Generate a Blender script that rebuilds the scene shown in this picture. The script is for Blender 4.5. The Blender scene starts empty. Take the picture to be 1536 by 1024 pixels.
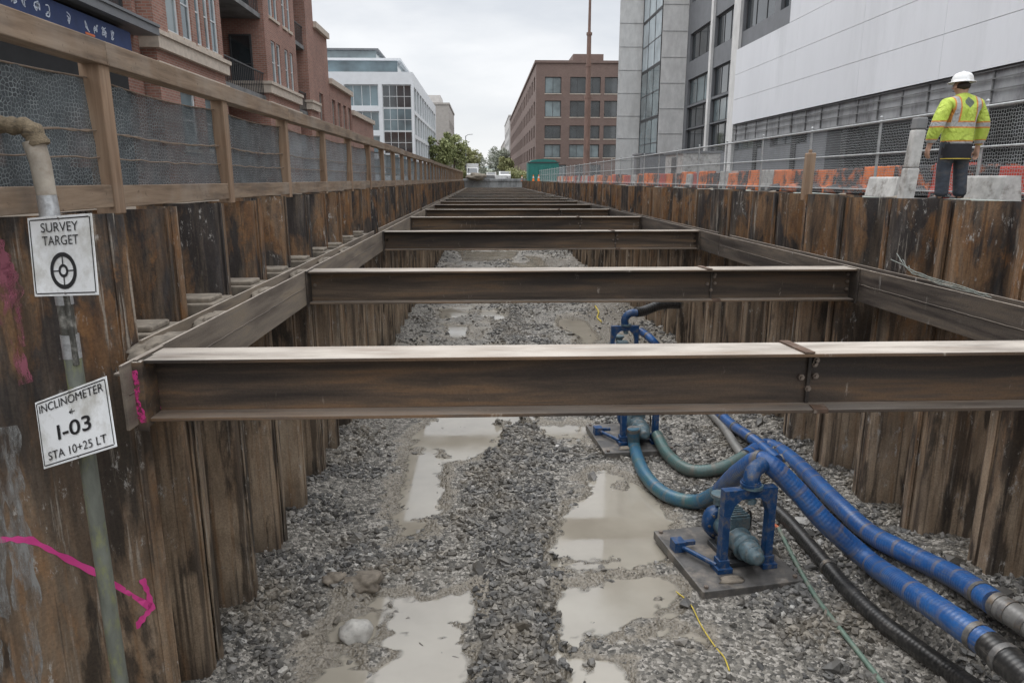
import bpy, bmesh, math, random
import numpy as np
from mathutils import Vector, Matrix, noise as mnoise
random.seed(7); rng = np.random.default_rng(11)
PI = math.pi
S = bpy.context.scene
COL = S.collection
# ------------------------------------------------------------------ camera numbers
F, TH, PS = 1050.0, .228, .039
cT, sT, cP, sP = math.cos(TH), math.sin(TH), math.cos(PS), math.sin(PS)
def ray(px, py):
    a = (px-768)/F; b = (512-py)/F
    x, y, z = a, cT+b*sT, -sT+b*cT
    return Vector((x*cP+y*sP, -x*sP+y*cP, z))
def at(px, py, X=None, Y=None, Z=None):
    d = ray(px, py)
    t = X/d.x if X is not None else (Y/d.y if Y is not None else Z/d.z)
    return d*t
# ------------------------------------------------------------------ object helpers
def tag(o, label=None, cat=None, group=None, kind=None):
    if label: o['label'] = label
    if cat: o['category'] = cat
    if group: o['group'] = group
    if kind: o['kind'] = kind
    return o
def empty(name, loc=(0,0,0), rz=0):
    o = bpy.data.objects.new(name, None); COL.objects.link(o)
    o.location = loc; o.rotation_euler = (0,0,rz); o.empty_display_size = .1
    return o
def copy_tree(o, parent=None):
    c = o.copy(); COL.objects.link(c)
    if parent: c.parent = parent
    for ch in list(o.children): copy_tree(ch, c)
    return c
class MB:
    def __init__(s): s.v=[]; s.f=[]; s.m=[]; s.s=[]
    def add(s, vs, fs, m=0, smooth=False):
        b=len(s.v); s.v += [tuple(v) for v in vs]
        for f in fs: s.f.append([b+i for i in f]); s.m.append(m); s.s.append(smooth)
    def obox(s, o, a, b, c, m=0):
        o,a,b,c = Vector(o),Vector(a),Vector(b),Vector(c)
        vs=[o,o+a,o+a+b,o+b,o+c,o+a+c,o+a+b+c,o+b+c]
        fs=[(0,3,2,1),(4,5,6,7),(0,1,5,4),(1,2,6,5),(2,3,7,6),(3,0,4,7)]
        if a.cross(b).dot(c)<0: fs=[f[::-1] for f in fs]
        s.add(vs,fs,m)
    def box(s, x0,x1,y0,y1,z0,z1,m=0): s.obox((x0,y0,z0),(x1-x0,0,0),(0,y1-y0,0),(0,0,z1-z0),m)
    def quad(s,a,b,c,d,m=0): s.add([a,b,c,d],[(0,1,2,3)],m)
    def prism(s, poly, o, u, v, w, m=0, smooth=False):   # polygon in (u,v) plane extruded along w
        o,u,v,w=Vector(o),Vector(u),Vector(v),Vector(w); n=len(poly)
        A=[o+u*p[0]+v*p[1] for p in poly]; B=[a+w for a in A]
        s.add(A+B,[tuple(range(n))[::-1],tuple(range(n,2*n))],m)
        s.add(A+B,[(i,(i+1)%n,n+(i+1)%n,n+i) for i in range(n)],m,smooth)
    def tube(s, path, r, n=10, m=0, caps=True, smooth=True):
        path=[Vector(p) for p in path]; k=len(path)
        rs=r if isinstance(r,(list,tuple)) else [r]*k
        t0=(path[1]-path[0]).normalized()
        up=Vector((0,0,1)) if abs(t0.z)<.9 else Vector((1,0,0))
        a=t0.cross(up).normalized(); rings=[]
        for i,p in enumerate(path):
            t=(path[min(i+1,k-1)]-path[max(i-1,0)]).normalized()
            a=(a-t*a.dot(t)).normalized(); b=t.cross(a)
            rings.append([p+(a*math.cos(2*PI*j/n)+b*math.sin(2*PI*j/n))*rs[i] for j in range(n)])
        vs=[v for R in rings for v in R]
        fs=[(i*n+j,i*n+(j+1)%n,(i+1)*n+(j+1)%n,(i+1)*n+j) for i in range(k-1) for j in range(n)]
        s.add(vs,fs,m,smooth)
        if caps:
            s.add(rings[0],[tuple(range(n))[::-1]],m); s.add(rings[-1],[tuple(range(n))],m)
    def cyl(s,p0,p1,r0,r1=None,n=12,m=0,smooth=True): s.tube([p0,p1],[r0,r0 if r1 is None else r1],n,m,True,smooth)
    def ball(s,c,r,sub=2,m=0,jit=0,sc=(1,1,1)):
        bm=bmesh.new(); bmesh.ops.create_icosphere(bm,subdivisions=sub,radius=1)
        c=Vector(c); vs=[]
        for v in bm.verts:
            k=1+jit*mnoise.noise(v.co*1.7+c*3.1)+jit*.4*mnoise.noise(v.co*5+c)
            vs.append(c+Vector((v.co.x*sc[0],v.co.y*sc[1],v.co.z*sc[2]))*r*k)
        fs=[[w.index for w in f.verts] for f in bm.faces]; bm.free(); s.add(vs,fs,m,True)
    def build(s,name,mats,parent=None,loc=None,bev=0,rz=0):
        me=bpy.data.meshes.new(name); me.from_pydata(s.v,[],s.f)
        for m in (mats if isinstance(mats,(list,tuple)) else [mats]): me.materials.append(m)
        me.polygons.foreach_set('material_index',s.m); me.polygons.foreach_set('use_smooth',s.s)
        me.update()
        o=bpy.data.objects.new(name,me); COL.objects.link(o)
        if parent: o.parent=parent
        if loc is not None: o.location=loc
        if rz: o.rotation_euler.z=rz
        if bev:
            b=o.modifiers.new('bevel','BEVEL'); b.width=bev; b.segments=2; b.limit_method='ANGLE'; b.angle_limit=math.radians(40)
        return o
def np_mesh(name, V, Fc, mat, attr=None, smooth=False):
    me=bpy.data.meshes.new(name); nf,k=Fc.shape
    me.vertices.add(len(V)); me.vertices.foreach_set('co',V.astype(np.float32).ravel())
    me.loops.add(nf*k); me.loops.foreach_set('vertex_index',Fc.astype(np.int32).ravel())
    me.polygons.add(nf); me.polygons.foreach_set('loop_start',np.arange(0,nf*k,k,dtype=np.int32))
    me.polygons.foreach_set('use_smooth',np.full(nf,smooth))
    me.update(calc_edges=True)
    if attr is not None:
        a=me.attributes.new('tone','FLOAT','POINT'); a.data.foreach_set('value',attr.astype(np.float32))
    me.materials.append(mat)
    o=bpy.data.objects.new(name,me); COL.objects.link(o); return o
def spline(pts, n=10):
    P=[Vector(p) for p in pts]; P=[P[0]*2-P[1]]+P+[P[-1]*2-P[-2]]; out=[]
    for i in range(1,len(P)-2):
        for k in range(n):
            t=k/n; a,b,c,d=P[i-1:i+3]
            out.append(.5*((2*b)+(c-a)*t+(2*a-5*b+4*c-d)*t*t+(3*b-a-3*c+d)*t**3))
    out.append(P[-2]); return out
# ------------------------------------------------------------------ materials
def sock(x): return x
class NT:
    def __init__(s,name):
        s.mat=bpy.data.materials.new(name); s.mat.use_nodes=True; s.t=s.mat.node_tree
        s.bsdf=s.t.nodes['Principled BSDF']
    def n(s,ty,**kw):
        nd=s.t.nodes.new(ty)
        for k,v in kw.items(): setattr(nd,k,v)
        return nd
    def link(s,a,b): s.t.links.new(a,b)
    def inp(s,sock_,v):
        if hasattr(v,'is_linked') or isinstance(v,bpy.types.NodeSocket): s.link(v,sock_)
        else: sock_.default_value=v
    def pos(s,obj=False,rand=False):
        if obj: p=s.n('ShaderNodeTexCoord').outputs['Object']
        else: p=s.n('ShaderNodeNewGeometry').outputs['Position']
        if rand:
            oi=s.n('ShaderNodeObjectInfo'); m=s.n('ShaderNodeMath',operation='MULTIPLY'); m.inputs[1].default_value=71.3
            s.link(oi.outputs['Random'],m.inputs[0])
            v=s.n('ShaderNodeVectorMath',operation='ADD'); s.link(p,v.inputs[0]); s.link(m.outputs[0],v.inputs[1]); p=v.outputs[0]
        return p
    def scale(s,p,sc):
        v=s.n('ShaderNodeVectorMath',operation='MULTIPLY'); s.link(p,v.inputs[0]); v.inputs[1].default_value=sc; return v.outputs[0]
    def noise(s,p,sc=1,det=5,ro=.6,dist=0):
        n=s.n('ShaderNodeTexNoise'); s.link(p,n.inputs['Vector']); n.inputs['Scale'].default_value=sc
        n.inputs['Detail'].default_value=det; n.inputs['Roughness'].default_value=ro; n.inputs['Distortion'].default_value=dist
        return n.outputs['Fac']
    def ramp(s,f,stops,interp='LINEAR'):
        r=s.n('ShaderNodeValToRGB'); e=r.color_ramp.elements; r.color_ramp.interpolation=interp
        while len(e)<len(stops): e.new(.5)
        for i,(p,c) in enumerate(stops):
            e[i].position=p; e[i].color=(*c,1) if isinstance(c,(tuple,list)) else (c,c,c,1)
        s.link(f,r.inputs[0]); return r.outputs[0]
    def math(s,op,a,b=0.0,c=None,clamp=False):
        m=s.n('ShaderNodeMath',operation=op,use_clamp=clamp); s.inp(m.inputs[0],a); s.inp(m.inputs[1],b)
        if c is not None: s.inp(m.inputs[2],c)
        return m.outputs[0]
    def mr(s,v,a,b,c=0.0,d=1.0):
        m=s.n('ShaderNodeMapRange'); s.inp(m.inputs[0],v)
        for i,x in enumerate((a,b,c,d)): m.inputs[i+1].default_value=x
        return m.outputs[0]
    def mix(s,f,a,b,bt='MIX'):
        m=s.n('ShaderNodeMix',data_type='RGBA',blend_type=bt); s.inp(m.inputs[0],f)
        for i,x in ((6,a),(7,b)): s.inp(m.inputs[i],(*x,1) if isinstance(x,(tuple,list)) else x)
        return m.outputs[2]
    def xyz(s,p):
        x=s.n('ShaderNodeSeparateXYZ'); s.link(p,x.inputs[0]); return x.outputs
    def comb(s,x,y,z=0.0):
        c=s.n('ShaderNodeCombineXYZ')
        for i,v in enumerate((x,y,z)): s.inp(c.inputs[i],v)
        return c.outputs[0]
    def done(s,col,rough=.7,bump=None,bstr=.3,bdist=.02,metal=0,spec=None,alpha=None,ior=None):
        b=s.bsdf; s.inp(b.inputs['Base Color'],(*col,1) if isinstance(col,(tuple,list)) else col)
        s.inp(b.inputs['Roughness'],rough); s.inp(b.inputs['Metallic'],metal)
        if spec is not None: b.inputs['Specular IOR Level'].default_value=spec
        if ior: b.inputs['IOR'].default_value=ior
        if alpha is not None: s.inp(b.inputs['Alpha'],alpha)
        if bump is not None:
            bp=s.n('ShaderNodeBump'); bp.inputs['Strength'].default_value=bstr; bp.inputs['Distance'].default_value=bdist
            s.link(bump,bp.inputs['Height']); s.link(bp.outputs[0],b.inputs['Normal'])
        return s.mat
def simple(name,c,rough=.6,var=.25,sc=6,stretch=(1,1,1),bstr=.15,metal=0,obj=False,spec=None,grime=None,gs=2.0):
    t=NT(name); p=t.scale(t.pos(obj,True),stretch)
    n=t.noise(p,sc,6,.65)
    lo=tuple(x*(1-var) for x in c); hi=tuple(min(1,x*(1+var)) for x in c)
    col=t.ramp(n,[(.3,lo),(.7,hi)])
    if grime:
        g=t.ramp(t.noise(p,gs,7,.7),[(.5,0),(.66,1)]); col=t.mix(g,col,grime)
    return t.done(col,rough,n,bstr,.01,metal,spec)
M={}
def rust(name,stops,sc,mud=None,mz=(-4.9,-2.2),dust=None,rough=.62,fine=38,scuff=None,patch=None,light=False):
    t=NT(name); p0=t.pos(False,True); pw=t.pos()
    a=t.noise(t.scale(p0,sc),1,7,.62,.3); col=t.ramp(a,stops)
    b=t.noise(t.scale(p0,tuple(.22*x for x in sc)),1,4,.55)
    col=t.mix(t.ramp(b,[(.38,.3 if light else .7),(.60,0)]),col,(.017,.014,.013) if not light else (.06,.048,.04))
    if patch:
        b2=t.noise(t.scale(p0,(1.3,1.3,.7)),1,6,.66); col=t.mix(t.ramp(b2,[(.55,0),(.68,.85)]),col,patch)
    f=t.noise(pw,fine,5,.7); col=t.mix(.45,col,t.ramp(f,[(.25,.35),(.75,1.0)]),'MULTIPLY')
    if scuff:
        s1=t.noise(t.scale(p0,(9,9,2.2)),1,8,.75); s2=t.noise(pw,2.2,3)
        k=t.math('MULTIPLY',t.ramp(s1,[(.60,0),(.68,1)]),t.ramp(s2,[(.5,0),(.6,1)])); col=t.mix(k,col,scuff)
    if mud:
        z=t.xyz(pw)[2]; mk=t.math('ADD',t.mr(z,mz[1],mz[0]),t.math('MULTIPLY',t.math('SUBTRACT',a,.5),1.5)); 
        mk=t.math('MULTIPLY',mk,.86,clamp=True)
        mc=t.ramp(t.noise(t.scale(p0,(2.2,2.2,.8)),1,6,.65),[(.3,tuple(.55*x for x in mud)),(.6,mud),(.8,tuple(min(1,1.35*x) for x in mud))])
        col=t.mix(mk,col,mc)
    if dust:
        nz=t.xyz(t.n('ShaderNodeNewGeometry').outputs['True Normal'])[2]
        k=t.math('MULTIPLY',t.math('MULTIPLY',t.mr(nz,.5,.95),t.mr(t.xyz(pw)[2],-1.55,-1.22,.35,1.0)),t.ramp(t.noise(t.scale(pw,(1.2,5,1)),1,6,.6),[(.3,.35),(.6,1)])); col=t.mix(k,col,dust)
    return t.done(col,t.mr(a,.3,.7,rough-.12,rough+.2),f,.35,.012,0,.35)
STOP=[(.28,(.016,.014,.013)),(.42,(.040,.028,.021)),(.5,(.085,.047,.026)),(.56,(.165,.075,.028)),(.62,(.10,.062,.042)),(.75,(.03,.027,.026))]
def pile_mat(name,near=False):
    t=NT(name); p0=t.pos(False,True); pw=t.pos(); z=t.xyz(pw)[2]
    N=lambda sc,det=7,ro=.65,di=0.0: t.noise(t.scale(p0,sc),1,det,ro,di)
    st=N((4.5,4.5,.42),8,.7,.4)
    col=t.ramp(st,[(.27,(.022,.018,.016)),(.40,(.065,.043,.029)),(.48,(.125,.077,.045)),(.55,(.22,.125,.064)),(.62,(.15,.10,.066)),(.72,(.055,.044,.037))])
    bl=N((2.6,2.6,1.1),9,.72,.6); col=t.mix(t.ramp(bl,[(.50,0),(.545,.8)]),col,t.ramp(N((11,11,3)),[(.35,(.11,.055,.028)),(.65,(.26,.125,.045))]))
    dk=N((1.5,1.5,.55),7,.62,.3); up=t.mr(z,-3.2,-1.2,.35,1.0)
    col=t.mix(t.math('MULTIPLY',t.ramp(dk,[(.47,0),(.535,.93)]),up),col,t.ramp(N((7,7,2)),[(.3,(.013,.013,.014)),(.55,(.034,.032,.033)),(.75,(.10,.09,.082))]))
    # mud and silt coat that reaches up from the floor
    mk=t.math('ADD',t.mr(z,-.9,-3.9),t.math('MULTIPLY',t.math('SUBTRACT',N((5,5,.5),8,.72),.5),2.3)); mk=t.math('MULTIPLY',mk,.84 if not near else .5,clamp=True)
    mc=t.ramp(N((3,3,1.0),8,.7),[(.3,(.18,.132,.090)),(.5,(.33,.25,.175)),(.68,(.47,.375,.275))])
    col=t.mix(mk,col,mc)
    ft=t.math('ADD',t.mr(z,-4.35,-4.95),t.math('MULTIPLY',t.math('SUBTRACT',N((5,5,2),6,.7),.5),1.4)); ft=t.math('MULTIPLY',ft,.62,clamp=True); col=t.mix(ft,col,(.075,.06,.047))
    ws=N((6.5,6.5,.30),6,.6,.3); low=t.mr(z,-1.2,-2.2); col=t.mix(t.math('MULTIPLY',t.math('MULTIPLY',t.ramp(ws,[(.52,0),(.60,.8)]),low),1.0 if not near else .6),col,(.060,.045,.034)); ow=N((7.5,7.5,.33),6,.6,.2); col=t.mix(t.math('MULTIPLY',t.ramp(ow,[(.58,0),(.66,.55)]),low),col,(.22,.125,.062))
    b3=N((2.6,2.6,.5),7,.62,.3); col=t.mix(t.math('MULTIPLY',t.ramp(b3,[(.52,0),(.585,.86)]),low),col,t.ramp(N((8,8,2)),[(.3,(.016,.013,.011)),(.7,(.055,.043,.034))]))
    # thin drips, pale lime runs and scuffs
    d1=N((22,22,.35),5,.6); col=t.mix(t.ramp(d1,[(.58,0),(.66,.6)]),col,(.028,.022,.02))
    d2=N((16,16,.6),6,.7); k2=t.math('MULTIPLY',t.ramp(d2,[(.585,0),(.64,1)]),t.ramp(N((1.2,1.2,.8),3),[(.46,0),(.58,.75)])); col=t.mix(k2,col,(.36,.32,.27))
    s1=N((12,12,4.5),8,.8); k3=t.math('MULTIPLY',t.ramp(s1,[(.57,0),(.62,1)]),t.ramp(N((1.7,1.7,1.2),3),[(.51,0),(.57,.9)])); col=t.mix(k3,col,(.42,.40,.37))
    f=t.noise(pw,46,6,.75); col=t.mix(.6,col,t.ramp(f,[(.28,.35),(.5,.95),(.72,1.35)]),'MULTIPLY')
    hg=t.math('ADD',t.math('MULTIPLY',f,.7),t.math('MULTIPLY',bl,1.2))
    return t.done(col,t.mr(st,.3,.7,.45,.85),hg,.5,.012,0,.35)
M['pile']=pile_mat('rusted_pile_steel'); M['pile_near']=pile_mat('rusted_panel_steel',True)
M['strut']=rust('weathered_strut_steel',[(.25,(.036,.030,.027)),(.40,(.080,.060,.047)),(.50,(.14,.098,.068)),(.58,(.22,.135,.078)),(.66,(.15,.11,.082)),(.78,(.065,.053,.045))],(.55,5,7),dust=(.44,.395,.345),rough=.6,fine=60,scuff=(.34,.29,.24))
M['strut_brown']=rust('brown_strut_steel',[(.25,(.055,.044,.036)),(.40,(.115,.085,.063)),(.50,(.19,.138,.097)),(.58,(.27,.175,.105)),(.66,(.20,.15,.112)),(.78,(.09,.073,.06))],(.55,5,7),dust=(.40,.355,.305),rough=.6,fine=60,scuff=(.38,.33,.28))
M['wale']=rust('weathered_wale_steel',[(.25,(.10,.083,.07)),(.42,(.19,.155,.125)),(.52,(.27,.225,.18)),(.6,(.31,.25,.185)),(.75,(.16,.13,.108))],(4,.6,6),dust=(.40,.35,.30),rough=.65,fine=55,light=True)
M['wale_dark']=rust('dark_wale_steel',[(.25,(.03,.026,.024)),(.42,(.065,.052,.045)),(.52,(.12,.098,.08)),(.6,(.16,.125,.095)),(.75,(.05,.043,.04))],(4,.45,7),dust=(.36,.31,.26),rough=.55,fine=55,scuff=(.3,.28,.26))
M['rustplate']=simple('flaking_rust_plate',(.085,.05,.032),.8,.5,9,bstr=.7,grime=(.2,.17,.14),gs=7)
M['bolt']=simple('bolt_steel',(.22,.18,.15),.45,.3,30,metal=.6)
def timber():
    t=NT('weathered_timber'); p=t.pos(True,True)
    pw=t.pos(False,True)
    a=t.noise(t.scale(pw,(14,1.1,14)),1,6,.6,.4); b=t.noise(pw,1.6,4); 
    col=t.ramp(a,[(.3,(.115,.078,.052)),(.48,(.215,.15,.10)),(.7,(.31,.23,.16))])
    col=t.mix(t.ramp(b,[(.45,0),(.7,.6)]),col,(.30,.255,.21))
    k=t.noise(pw,22,3); col=t.mix(t.ramp(k,[(.64,0),(.72,.7)]),col,(.07,.045,.03)); g2=t.noise(t.scale(pw,(3,.8,5)),1,7,.7); col=t.mix(t.ramp(g2,[(.52,0),(.62,.55)]),col,(.12,.095,.075))
    return t.done(col,.8,a,.3,.01)
def timber_v():
    t=NT('timber_post_wood'); pw=t.pos(False,True)
    a=t.noise(t.scale(pw,(14,14,.9)),1,6,.6,.4)
    col=t.ramp(a,[(.3,(.15,.092,.056)),(.5,(.255,.165,.105)),(.7,(.35,.245,.165))])
    b=t.noise(pw,1.7,4); col=t.mix(t.ramp(b,[(.45,0),(.7,.5)]),col,(.27,.21,.155))
    return t.done(col,.8,a,.3,.01)
M['timber']=timber(); M['timber_v']=timber_v()
def mesh_fabric(name,fab,alpha,wire,cell=.047,rnd=.75,wth=.075,wcov=1.0,ax=1):
    t=NT(name); p=t.pos(); x=t.xyz(p)
    u=t.math('DIVIDE',x[ax],cell); v=t.math('DIVIDE',x[2],cell)
    vo=t.n('ShaderNodeTexVoronoi',feature='DISTANCE_TO_EDGE',voronoi_dimensions='2D')
    t.link(t.comb(u,v),vo.inputs['Vector']); vo.inputs['Scale'].default_value=1; vo.inputs['Randomness'].default_value=rnd
    w=t.math('LESS_THAN',vo.outputs['Distance'],wth)
    big=t.noise(t.scale(p,(1,.8,1.6)),1,5,.6)
    col=t.mix(t.math('MULTIPLY',w,t.ramp(t.noise(p,9,3),[(.35,.25),(.65,1)])),t.ramp(big,[(.3,tuple(.6*q for q in fab)),(.7,tuple(1.4*q for q in fab))]),wire)
    if alpha<=0: al=t.math('MULTIPLY',w,wcov)
    else: al=t.math('MAXIMUM',w,t.ramp(big,[(.32,alpha-.14),(.62,min(1,alpha+.1))]))
    return t.done(col,.75,alpha=al,spec=.2)
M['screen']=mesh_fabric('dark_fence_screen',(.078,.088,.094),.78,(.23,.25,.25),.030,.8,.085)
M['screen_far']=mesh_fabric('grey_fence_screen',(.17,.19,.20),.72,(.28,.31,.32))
M['chain']=mesh_fabric('chain_link_wire',(.3,.3,.3),0,(.36,.38,.39),.05,.4,.075)
M['galv']=simple('galvanised_steel',(.40,.41,.41),.45,.25,12,metal=.5)
def brick(name,c1,c2,mort,sc=1.0,var=(.7,1.15)):
    t=NT(name); x=t.xyz(t.pos()); u=t.math('ADD',x[0],x[1])
    b=t.n('ShaderNodeTexBrick'); t.link(t.comb(u,x[2]),b.inputs['Vector'])
    b.inputs['Scale'].default_value=sc; b.inputs['Brick Width'].default_value=.23; b.inputs['Row Height'].default_value=.076
    b.inputs['Mortar Size'].default_value=.010; b.inputs['Color1'].default_value=(*c1,1); b.inputs['Color2'].default_value=(*c2,1); b.inputs['Mortar'].default_value=(*mort,1)
    n=t.noise(t.pos(),.7,6,.65); col=t.mix(.75,b.outputs['Color'],t.ramp(n,[(.3,var[0]),(.7,var[1])]),'MULTIPLY')
    n2=t.noise(t.scale(t.pos(),(2,2,.25)),1,5); col=t.mix(t.ramp(n2,[(.58,0),(.75,.35)]),col,mort)
    return t.done(col,.85,b.outputs['Fac'],-.2,.01)
M['brick_red']=brick('red_brickwork',(.33,.155,.115),(.24,.11,.08),(.30,.245,.21))
M['brick_brown']=brick('brown_brickwork',(.185,.118,.098),(.145,.093,.078),(.20,.16,.14),1.0,(.85,1.1))
M['stone']=simple('pale_stone_trim',(.50,.43,.36),.8,.18,5)
M['concrete']=simple('grey_concrete',(.63,.625,.61),.85,.14,2.2,(1,1,.5),grime=(.53,.525,.51),gs=.6)
M['conc_dark']=simple('dark_concrete',(.17,.17,.17),.85,.3,1.6,(1,1,.4),grime=(.08,.08,.08),gs=1.1)
M['conc_mid']=simple('stained_grey_concrete',(.31,.315,.32),.85,.3,1.4,(1,1,.4),grime=(.14,.14,.145),gs=1.0)
M['panelw']=simple('light_cladding_panel',(.70,.71,.735),.5,.05,.5,(1,1,.25),spec=.3,grime=(.63,.64,.66),gs=.35)
M['joint']=simple('dark_joint',(.09,.095,.10),.8,.2,3)
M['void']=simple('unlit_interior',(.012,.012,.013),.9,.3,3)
M['greyclad']=simple('grey_metal_cladding',(.15,.155,.165),.5,.12,2)
M['white_clad']=simple('white_cladding',(.68,.70,.72),.5,.06,1.2)
M['beige']=simple('beige_render',(.40,.37,.34),.85,.12,2)
M['pale']=simple('pale_render',(.52,.50,.48),.85,.12,2)
def glass(name,c,r=.06,spec=.9,var=.5,sc=.5):
    t=NT(name); p=t.pos(False,True); n=t.noise(p,sc,3,.5)
    col=t.ramp(n,[(.3,tuple(x*(1-var) for x in c)),(.7,tuple(x*(1+var) for x in c))])
    n2=t.noise(p,1.2,2); return t.done(col,r,n2,.03,.05,0,spec,ior=1.6)
M['glass_dark']=glass('dark_window_glass',(.03,.036,.04))
M['glass_blue']=glass('blue_window_glass',(.10,.15,.17),.08)
M['glass_green']=glass('green_grey_glass',(.15,.19,.20),.1)
M['glass_sky']=glass('painted_sky_glass',(.40,.46,.49),.03,1.0,.25)  # pale base colour stands in for the sky reflected in the upper panes
M['frame_dark']=simple('dark_window_frame',(.05,.05,.052),.5,.2,8)
M['frame_pale']=simple('pale_window_frame',(.34,.33,.31),.6,.15,8)
M['frame_white']=simple('white_window_frame',(.6,.62,.63),.5,.1,8)
M['asphalt']=simple('wet_asphalt',(.075,.075,.077),.45,.35,1.3,grime=(.12,.11,.10),gs=.5)
M['pave']=simple('pavement_concrete',(.24,.235,.225),.8,.2,1.5,grime=(.14,.135,.125),gs=.8)
M['soil']=simple('brown_soil',(.13,.105,.08),.95,.4,4,bstr=.6)
M['mudclump']=simple('dried_mud',(.20,.17,.135),.9,.4,9,bstr=.7)
M['blue']=simple('scuffed_blue_paint',(.011,.055,.155),.42,.35,9,grime=(.13,.115,.10),gs=9.0,spec=.4)
M['steelblue']=simple('grey_blue_paint',(.10,.155,.18),.4,.4,11,grime=(.20,.185,.165),gs=9)
M['skid']=simple('oily_skid_plate',(.09,.085,.08),.4,.45,4,grime=(.22,.19,.16),gs=3)
M['darkmetal']=simple('dark_greasy_metal',(.03,.032,.035),.4,.4,10)
def hose_mat(name,c,c2,grime,bands=True,gk=(.5,.62),rough=.38):
    t=NT(name); p=t.pos(); n=t.noise(t.scale(p,(2.6,2.6,2.6)),1,6,.65)
    col=t.ramp(n,[(.35,c),(.6,c2)])
    u=t.n('ShaderNodeUVMap'); ux=t.xyz(u.outputs[0])
    if bands:
        b=t.math('ABSOLUTE',t.math('SINE',t.math('MULTIPLY',ux[0],PI/.33))); b=t.math('GREATER_THAN',t.math('ADD',b,t.math('MULTIPLY',t.math('SUBTRACT',t.noise(p,8,4),.5),.16)),.965)
        col=t.mix(t.math('MULTIPLY',b,t.ramp(t.noise(t.scale(p,(3,3,3)),1,3),[(.42,.08),(.6,.6)])),col,(.19,.15,.12))
    nz=t.xyz(t.n('ShaderNodeNewGeometry').outputs['Normal'])[2]
    uv3=t.comb(t.math('MULTIPLY',ux[0],1.3),t.math('MULTIPLY',t.math('ABSOLUTE',t.math('SUBTRACT',ux[1],.5)),7.0),t.math('MULTIPLY',t.xyz(p)[2],.8)); g=t.ramp(t.math('ADD',t.noise(uv3,2.0,9,.74),t.math('MULTIPLY',nz,-.10)),[(gk[0],0),(gk[1]+.05,1)]); col=t.mix(t.math('MULTIPLY',g,.72),col,grime); fd=t.noise(t.scale(p,(14,14,14)),1,5,.7); col=t.mix(t.ramp(fd,[(.5,0),(.75,.4)]),col,grime)
    rib=t.math('SINE',t.math('MULTIPLY',ux[0],2*PI/.05))
    return t.done(col,rough,rib,.12,.01,0,.5)
M['hose_blue']=hose_mat('blue_hose_rubber',(.012,.066,.22),(.02,.105,.31),(.17,.16,.15),gk=(.46,.60))
M['hose_teal']=hose_mat('teal_hose_rubber',(.05,.13,.14),(.03,.115,.20),(.17,.165,.145))
M['hose_green']=hose_mat('grey_green_hose_rubber',(.09,.12,.105),(.06,.13,.125),(.13,.12,.105),gk=(.44,.58))
M['hose_black']=hose_mat('black_hose_rubber',(.014,.014,.014),(.028,.027,.026),(.17,.155,.14),False,(.53,.66))
M['hose_grey']=hose_mat('grey_ribbed_hose',(.17,.165,.155),(.24,.23,.215),(.13,.12,.11),False)
M['hose_thin']=simple('green_garden_hose',(.13,.19,.15),.5,.25,8,grime=(.2,.18,.15),gs=4)
M['yellow']=simple('yellow_cord',(.55,.42,.06),.6,.2,10)
M['orange_c']=simple('orange_tip',(.55,.14,.05),.6,.2,10)
M['clamp']=simple('dull_clamp_steel',(.16,.155,.15),.5,.4,14,metal=.4,grime=(.2,.15,.1),gs=6)
M['rope']=simple('pale_green_rope',(.24,.26,.235),.8,.35,20)
M['sign']=simple('white_sign_face',(.84,.85,.85),.5,.05,3,grime=(.55,.54,.5),gs=2.5)
M['ink']=simple('black_ink',(.018,.018,.02),.5,.1,9)
def pink():
    t=NT('pink_marking_paint'); p=t.pos(); n=t.noise(p,22,6,.7)
    al=t.ramp(n,[(.24,.55),(.36,1)]); return t.done(t.ramp(t.noise(p,5,3),[(.3,(.55,.04,.22)),(.7,(.72,.07,.30))]),.6,alpha=al)
M['pink']=pink()
def pinkw():
    t=NT('faded_pink_paint'); p=t.pos(); n=t.noise(t.scale(p,(5,5,1.6)),1.6,7,.72)
    al=t.ramp(n,[(.47,0),(.60,.75)]); return t.done((.38,.12,.17),.7,alpha=al)
M['pinkw']=pinkw()
def pinks():
    t=NT('pink_spray_mist'); n=t.noise(t.pos(),17,7,.75); return t.done((.62,.05,.24),.6,alpha=t.ramp(n,[(.42,0),(.54,.95)]))
M['pinks']=pinks()
M['chalk']=None
def chalk():
    t=NT('faded_whitewash'); n=t.noise(t.scale(t.pos(),(5,5,1.2)),1.5,8,.72); return t.done((.34,.34,.33),.8,alpha=t.ramp(n,[(.44,0),(.60,.75)]))
M['chalk']=chalk()
M['pipe']=simple('inclinometer_casing',(.155,.165,.14),.5,.4,7,(1,1,.35),grime=(.26,.27,.10),gs=6)
M['pipe_dark']=simple('dark_wrapped_casing',(.07,.068,.06),.35,.5,14,grime=(.30,.29,.26),gs=9)
M['pipe_pale']=simple('pale_muddy_casing',(.34,.30,.25),.7,.25,7,grime=(.25,.2,.15),gs=4)
M['tape']=simple('silver_tape',(.5,.51,.52),.28,.3,22,metal=.5,bstr=.5)
M['tan']=simple('burlap_wrap',(.20,.155,.10),.9,.45,18,(1,6,6),bstr=.9,grime=(.10,.08,.055),gs=7)
M['wire']=simple('rusty_tie_wire',(.20,.15,.11),.7,.3,15)
M['banner']=simple('navy_banner',(.018,.035,.105),.7,.2,3)
M['letter']=simple('pale_letter_paint',(.52,.57,.66),.7,.2,6)
M['teal']=simple('teal_paint',(.02,.17,.145),.5,.15,2)
M['white']=simple('white_paint',(.72,.72,.71),.45,.06,4)
M['tyre']=simple('tyre_rubber',(.02,.02,.02),.8,.2,9)
M['orange']=simple('orange_barrier_plastic',(.82,.19,.022),.5,.25,4,grime=(.02,.018,.018),gs=3.0)
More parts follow.
